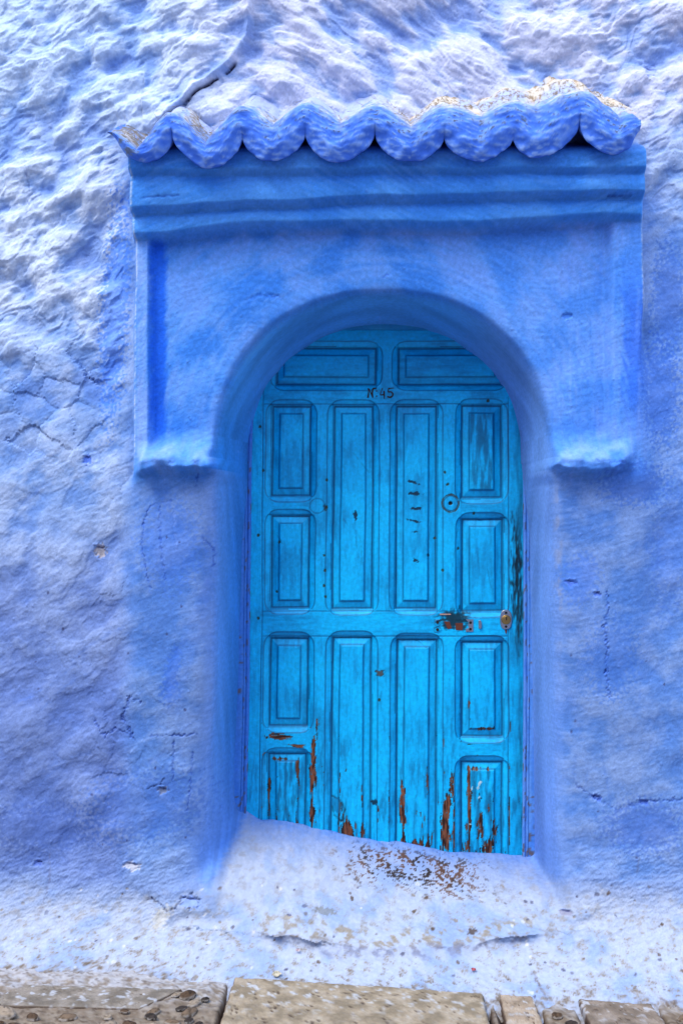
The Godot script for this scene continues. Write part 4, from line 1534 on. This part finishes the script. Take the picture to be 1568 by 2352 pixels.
func build_pavement() -> void:
	var g := Node3D.new()
	g.name = "pavement"
	g.set_meta("kind", "structure")
	g.set_meta("label", "worn street paving of tan slabs, cement and set cobbles")
	add_child(g)
	# the bed: cement and trodden earth, as far as the street goes
	var gx := axis_lines(-1.5, 1.3, -60.0, 60.0, 0.008)
	var gz := axis_lines(0.16, 1.25, 0.14, 60.0, 0.008)
	var p := PackedVector3Array()
	var c := PackedColorArray()
	for z in gz:
		for x in gx:
			var u := x * 700.0
			var v := z * 700.0
			var md := n_mid.get_noise_2d(u, v)
			var fi := n_fine.get_noise_2d(u * 0.8, v * 0.8)
			var di := n_dirt.get_noise_2d(u, v)
			var gap := 0.0
			if absf(x) < 1.4 and z < 1.1:
				gap = joint_at(x, z)
			p.append(Vector3(x, street_y(x) - 0.004 + 0.006 * md + 0.002 * fi - 0.022 * gap, z))
			var gn := n_grain.get_noise_2d(u, v)
			var col := Color(0.56, 0.51, 0.45).lerp(Color(0.45, 0.39, 0.33), ss(-0.4, 0.5, 0.6 * di + 0.4 * fi + 0.4 * gn))
			col = col.lerp(Color(0.72, 0.72, 0.74), ss(-0.35, 0.35, -0.6 * di + 0.2 * md + 0.4 * fi + 0.3 * gn + 2.5 * (0.33 - z)) * 0.85 * (1.0 - ss(0.30, 0.52, z)))
			col = col.lerp(Color(0.28, 0.23, 0.19), ss(0.3, 0.5, fi) * 0.5)
			col = col.lerp(Color(0.16, 0.10, 0.08), gap * 0.9)
			c.append(col)
	# z grows towards the street, so the grid runs upside down for the eye: rows are turned
	child("street_bed", flip_grid(p, c, gx.size(), gz.size()), M.stone, g)
	var tan_ := Color(0.62, 0.555, 0.46)
	var grey := Color(0.53, 0.47, 0.41)
	# corners: on the plan, x and z in metres
	var tones := [tan_, Color(0.66, 0.58, 0.49), grey, Color(0.53, 0.49, 0.44)]
	for k in 4:
		slab(g, SLABS[k], [0.016, 0.012, 0.012, 0.001][k], tones[k], k + 1)
	# the next course, below the frame
	var number := 5
	for r in [[1.02, 1.62], [1.65, 2.3], [2.33, 3.0]]:
		var x := -1.9
		while x < 1.9:
			var w := rng.randf_range(0.55, 0.95)
			slab(g, [[x, r[0]], [x + w, r[0] + 0.01], [x + w, r[1]], [x, r[1] - 0.01]], 0.012, tan_.lerp(grey, rng.randf()), number)
			x += w + 0.03
			number += 1
	cobbles(g)


func flip_grid(p: PackedVector3Array, c: PackedColorArray, nx: int, ny: int) -> ArrayMesh:
	var pp := PackedVector3Array()
	var cc := PackedColorArray()
	for j in ny:
		var q := (ny - 1 - j) * nx
		pp.append_array(p.slice(q, q + nx))
		cc.append_array(c.slice(q, q + nx))
	pp.reverse()
	cc.reverse()
	# reversing both ways keeps the upper side up
	var n := grid_normals(pp, nx, ny)
	if n[n.size() / 2].y < 0.0:
		pp = PackedVector3Array()
		cc = PackedColorArray()
		for j in ny:
			var q := (ny - 1 - j) * nx
			pp.append_array(p.slice(q, q + nx))
			cc.append_array(c.slice(q, q + nx))
	return whole_grid(pp, cc, nx, ny)


func slab(parent: Node3D, corners: Array, proud: float, tone: Color, seed_: int) -> void:
	var near := seed_ <= 4
	var nx := 110 if near else 24
	var ny := 90 if near else 20
	var q := corners.map(func(v): return Vector2(v[0], v[1]))
	var p := PackedVector3Array()
	var c := PackedColorArray()
	for j in ny + 1:
		for i in nx + 1:
			var s := float(i) / nx
			var t := 1.0 - float(j) / ny
			# crowd the lines at the edges, so that the arris is round
			s = lerpf(s, ss(0, 1, s), 0.55)
			t = lerpf(t, ss(0, 1, t), 0.55)
			var a: Vector2 = (q[0] as Vector2).lerp(q[1], s)
			var b: Vector2 = (q[3] as Vector2).lerp(q[2], s)
			var w := a.lerp(b, t)
			var u := w.x * 700.0 + seed_ * 211.0
			var v := w.y * 700.0
			var n1 := n_mid.get_noise_2d(u, v)
			var n2 := n_fine.get_noise_2d(u * 0.7, v * 0.7)
			var n3 := n_grain.get_noise_2d(u, v)
			var size := Vector2(a.distance_to(b), (q[0] as Vector2).distance_to(q[1]))
			var edge := minf(minf(s, 1.0 - s) * size.y, minf(t, 1.0 - t) * size.x)
			edge += 0.003 * n2 + 0.002 * n1
			var h := proud * sqrt(clampf(edge / 0.012, 0.0, 1.0)) - 0.03 * (1.0 - ss(-0.002, 0.004, edge))
			var pit := ss(0.33, 0.42, 0.6 * n_fine.get_noise_2d(u * 1.5 + 31.0, v * 2.4) + 0.45 * n_dirt.get_noise_2d(u * 0.7, v * 0.7)) * ss(0.01, 0.03, edge)
			h += 0.0016 * n1 + 0.0011 * n2 + 0.0005 * n3 - 0.0035 * pit
			p.append(Vector3(w.x, street_y(w.x) + h, w.y))
			var col := tone.lerp(tone.darkened(0.14), ss(-0.3, 0.5, n1 + 0.4 * n2))
			col = col.lerp(tone.lightened(0.18), ss(0.1, 0.5, -n1 + 0.5 * n3) * 0.6)
			col = col.lerp(Color(0.26, 0.21, 0.18), pit * 0.8)
			col = col.lerp(Color(0.22, 0.15, 0.12), (1.0 - ss(0.0, 0.007, edge)) * 0.75)
			if near and w.y < 0.60:
				col = col.lerp(Color(0.78, 0.80, 0.84), ss(0.22, 0.45, n_dirt.get_noise_2d(u, v) + 0.3 * n2) * 0.7 * (1.0 - ss(0.33, 0.56, w.y)))
			c.append(col)
	child("paving_slab", whole_grid(p, c, nx + 1, ny + 1), M.stone, parent)


func cobbles(parent: Node3D) -> void:
	# pebbles set in the cement at the left, and grit by the right-hand joint
	var spots := []
	for k in 130:
		var x := rng.randf_range(-1.34, -0.52)
		var z := rng.randf_range(0.33, 0.62)
		if k > 110:
			x = rng.randf_range(0.49, 0.56)
			z = rng.randf_range(0.40, 0.75)
		elif k > 94:
			x = rng.randf_range(0.86, 1.1)
			z = rng.randf_range(0.40, 0.80)
		var r := rng.randf_range(0.009, 0.024)
		if x > -1.16 and x < -0.66 and z < 0.45:
			continue
		var free := true
		for s in spots:
			if Vector2(s.x - x, s.y - z).length() < s.z + r:
				free = false
		if not free:
			continue
		spots.append(Vector3(x, z, r))
		var p := PackedVector3Array()
		var c := PackedColorArray()
		var tone: Color = [Color(0.34, 0.27, 0.21), Color(0.45, 0.38, 0.31), Color(0.24, 0.21, 0.19), Color(0.60, 0.54, 0.47)][k % 4]
		var stretch := rng.randf_range(1.1, 1.9)
		var turn := rng.randf_range(-0.7, 0.9)
		for j in 15:
			var lat := lerpf(PI * 0.5, -0.5, float(j) / 14)
			for i in 25:
				var lon := TAU * float(i) / 24
				var d := Vector3(cos(lat) * cos(lon) * stretch, sin(lat) * 0.75, cos(lat) * sin(lon) * 0.9)
				var k2 := 1.0 + 0.16 * n_mid.get_noise_3d(d.x * 45.0 + k * 77.0, d.y * 45.0, d.z * 45.0) + 0.05 * n_fine.get_noise_3d(d.x * 30.0, d.y * 30.0 + k, d.z * 30.0)
				var v := (d * k2 * r).rotated(Vector3.UP, turn)
				p.append(Vector3(x + v.x, street_y(x) + 0.001 + v.y, z + v.z))
				c.append(tone.lerp(Color(0.72, 0.70, 0.68), ss(0.55, 0.1, sin(lat)) * 0.7).lerp(tone.darkened(0.3), ss(0.0, 0.4, n_fine.get_noise_3d(d.x * 20.0, d.y * 20.0 + k, d.z * 20.0))))
		child("cobble", flip_ball(p, c, 25, 15), M.stone, parent)


func flip_ball(p: PackedVector3Array, c: PackedColorArray, nx: int, ny: int) -> ArrayMesh:
	var pp := PackedVector3Array()
	var cc := PackedColorArray()
	for j in ny:
		var q := p.slice(j * nx, j * nx + nx)
		var e := c.slice(j * nx, j * nx + nx)
		q.reverse()
		e.reverse()
		pp.append_array(q)
		cc.append_array(e)
	return whole_grid(pp, cc, nx, ny)


# ---------------------------------------------------------------- scraps lying on the step

func build_litter() -> void:
	scrap("paint_flake", "cream flake of old paint on the pale apron above the big tan slab", "flake", 652.0, 2236.0, 9.0, Color(0.78, 0.74, 0.64), 1)
	scrap("petal", "tiny pinkish white petal on the whitewash below the left end of the step", "petal", 692.0, 2182.0, 5.0, Color(0.80, 0.72, 0.74), 2)
	scrap("petal", "tiny faded red petal on the whitewash below the middle of the step", "petal", 1075.0, 2226.0, 5.0, Color(0.66, 0.34, 0.36), 3)


func scrap(called: String, label: String, category: String, px: float, py: float, size: float, tone: Color, seed_: int) -> void:
	# a thin curled scrap, ragged in outline, lying on the apron
	var p := PackedVector3Array()
	var c := PackedColorArray()
	for j in 13:
		for i in 13:
			var u := float(i) / 6.0 - 1.0
			var v := float(j) / 6.0 - 1.0
			var q := Vector2(u * sqrt(1.0 - v * v * 0.5), v * sqrt(1.0 - u * u * 0.5))
			q *= 1.0 + 0.45 * n_mid.get_noise_2d(q.x * 40.0 + seed_ * 90.0, q.y * 40.0)
			var x := px + q.x * size
			var y := py + q.y * size * 0.7
			var z := foot_z(y)
			z += 0.004 + 0.003 * q.length_squared() + 0.002 * n_fine.get_noise_2d(x, y)
			p.append(at(x, y - (y - EYE_Y) / DIST * foot_z(y) - 2.0, z))
			c.append(tone.lerp(tone.darkened(0.25), ss(-0.2, 0.3, n_fine.get_noise_2d(x * 2.0, y * 2.0))))
	var o := child(called, whole_grid(p, c, 13, 13), M.stone, self)
	o.set_meta("label", label)
	o.set_meta("category", category)


# ---------------------------------------------------------------- unseen house opposite, added to shape the light

func build_opposite() -> void:
	var o := Node3D.new()
	o.name = "house"
	o.position = Vector3(0, -0.1, 4.7)
	o.set_meta("label", "pale limewashed house added behind the viewer, unseen, to block the low sky")
	o.set_meta("category", "house")
	add_child(o, true)
	var wash := plain_material("pale_limewash", Color(0.72, 0.76, 0.86), 0.9)
	var wood := plain_material("blue_boards", Color(0.16, 0.40, 0.72), 0.6)
	# masonry between and round the openings: door and two windows
	var boxes := [[-9.0, -2.2, 0.0, 4.6], [-2.2, -1.3, 2.05, 4.6], [-1.3, 2.0, 0.0, 4.6], [2.0, 2.9, 0.0, 1.3], [2.0, 2.9, 2.5, 4.6], [2.9, 9.0, 0.0, 4.6]]
	for b in boxes:
		var m := BoxMesh.new()
		m.size = Vector3(b[1] - b[0], b[3] - b[2], 0.45)
		child("wall", m, wash, o, Transform3D(Basis(), Vector3((b[0] + b[1]) * 0.5, (b[2] + b[3]) * 0.5, 0.225)))
	var d := BoxMesh.new()
	d.size = Vector3(0.9, 2.05, 0.05)
	child("door", d, wood, o, Transform3D(Basis(), Vector3(-1.75, 1.025, 0.25)))
	var w := BoxMesh.new()
	w.size = Vector3(0.44, 1.2, 0.04)
	for x in [2.225, 2.675]:
		child("shutter", w, wood, o, Transform3D(Basis(), Vector3(x, 1.9, 0.2)))
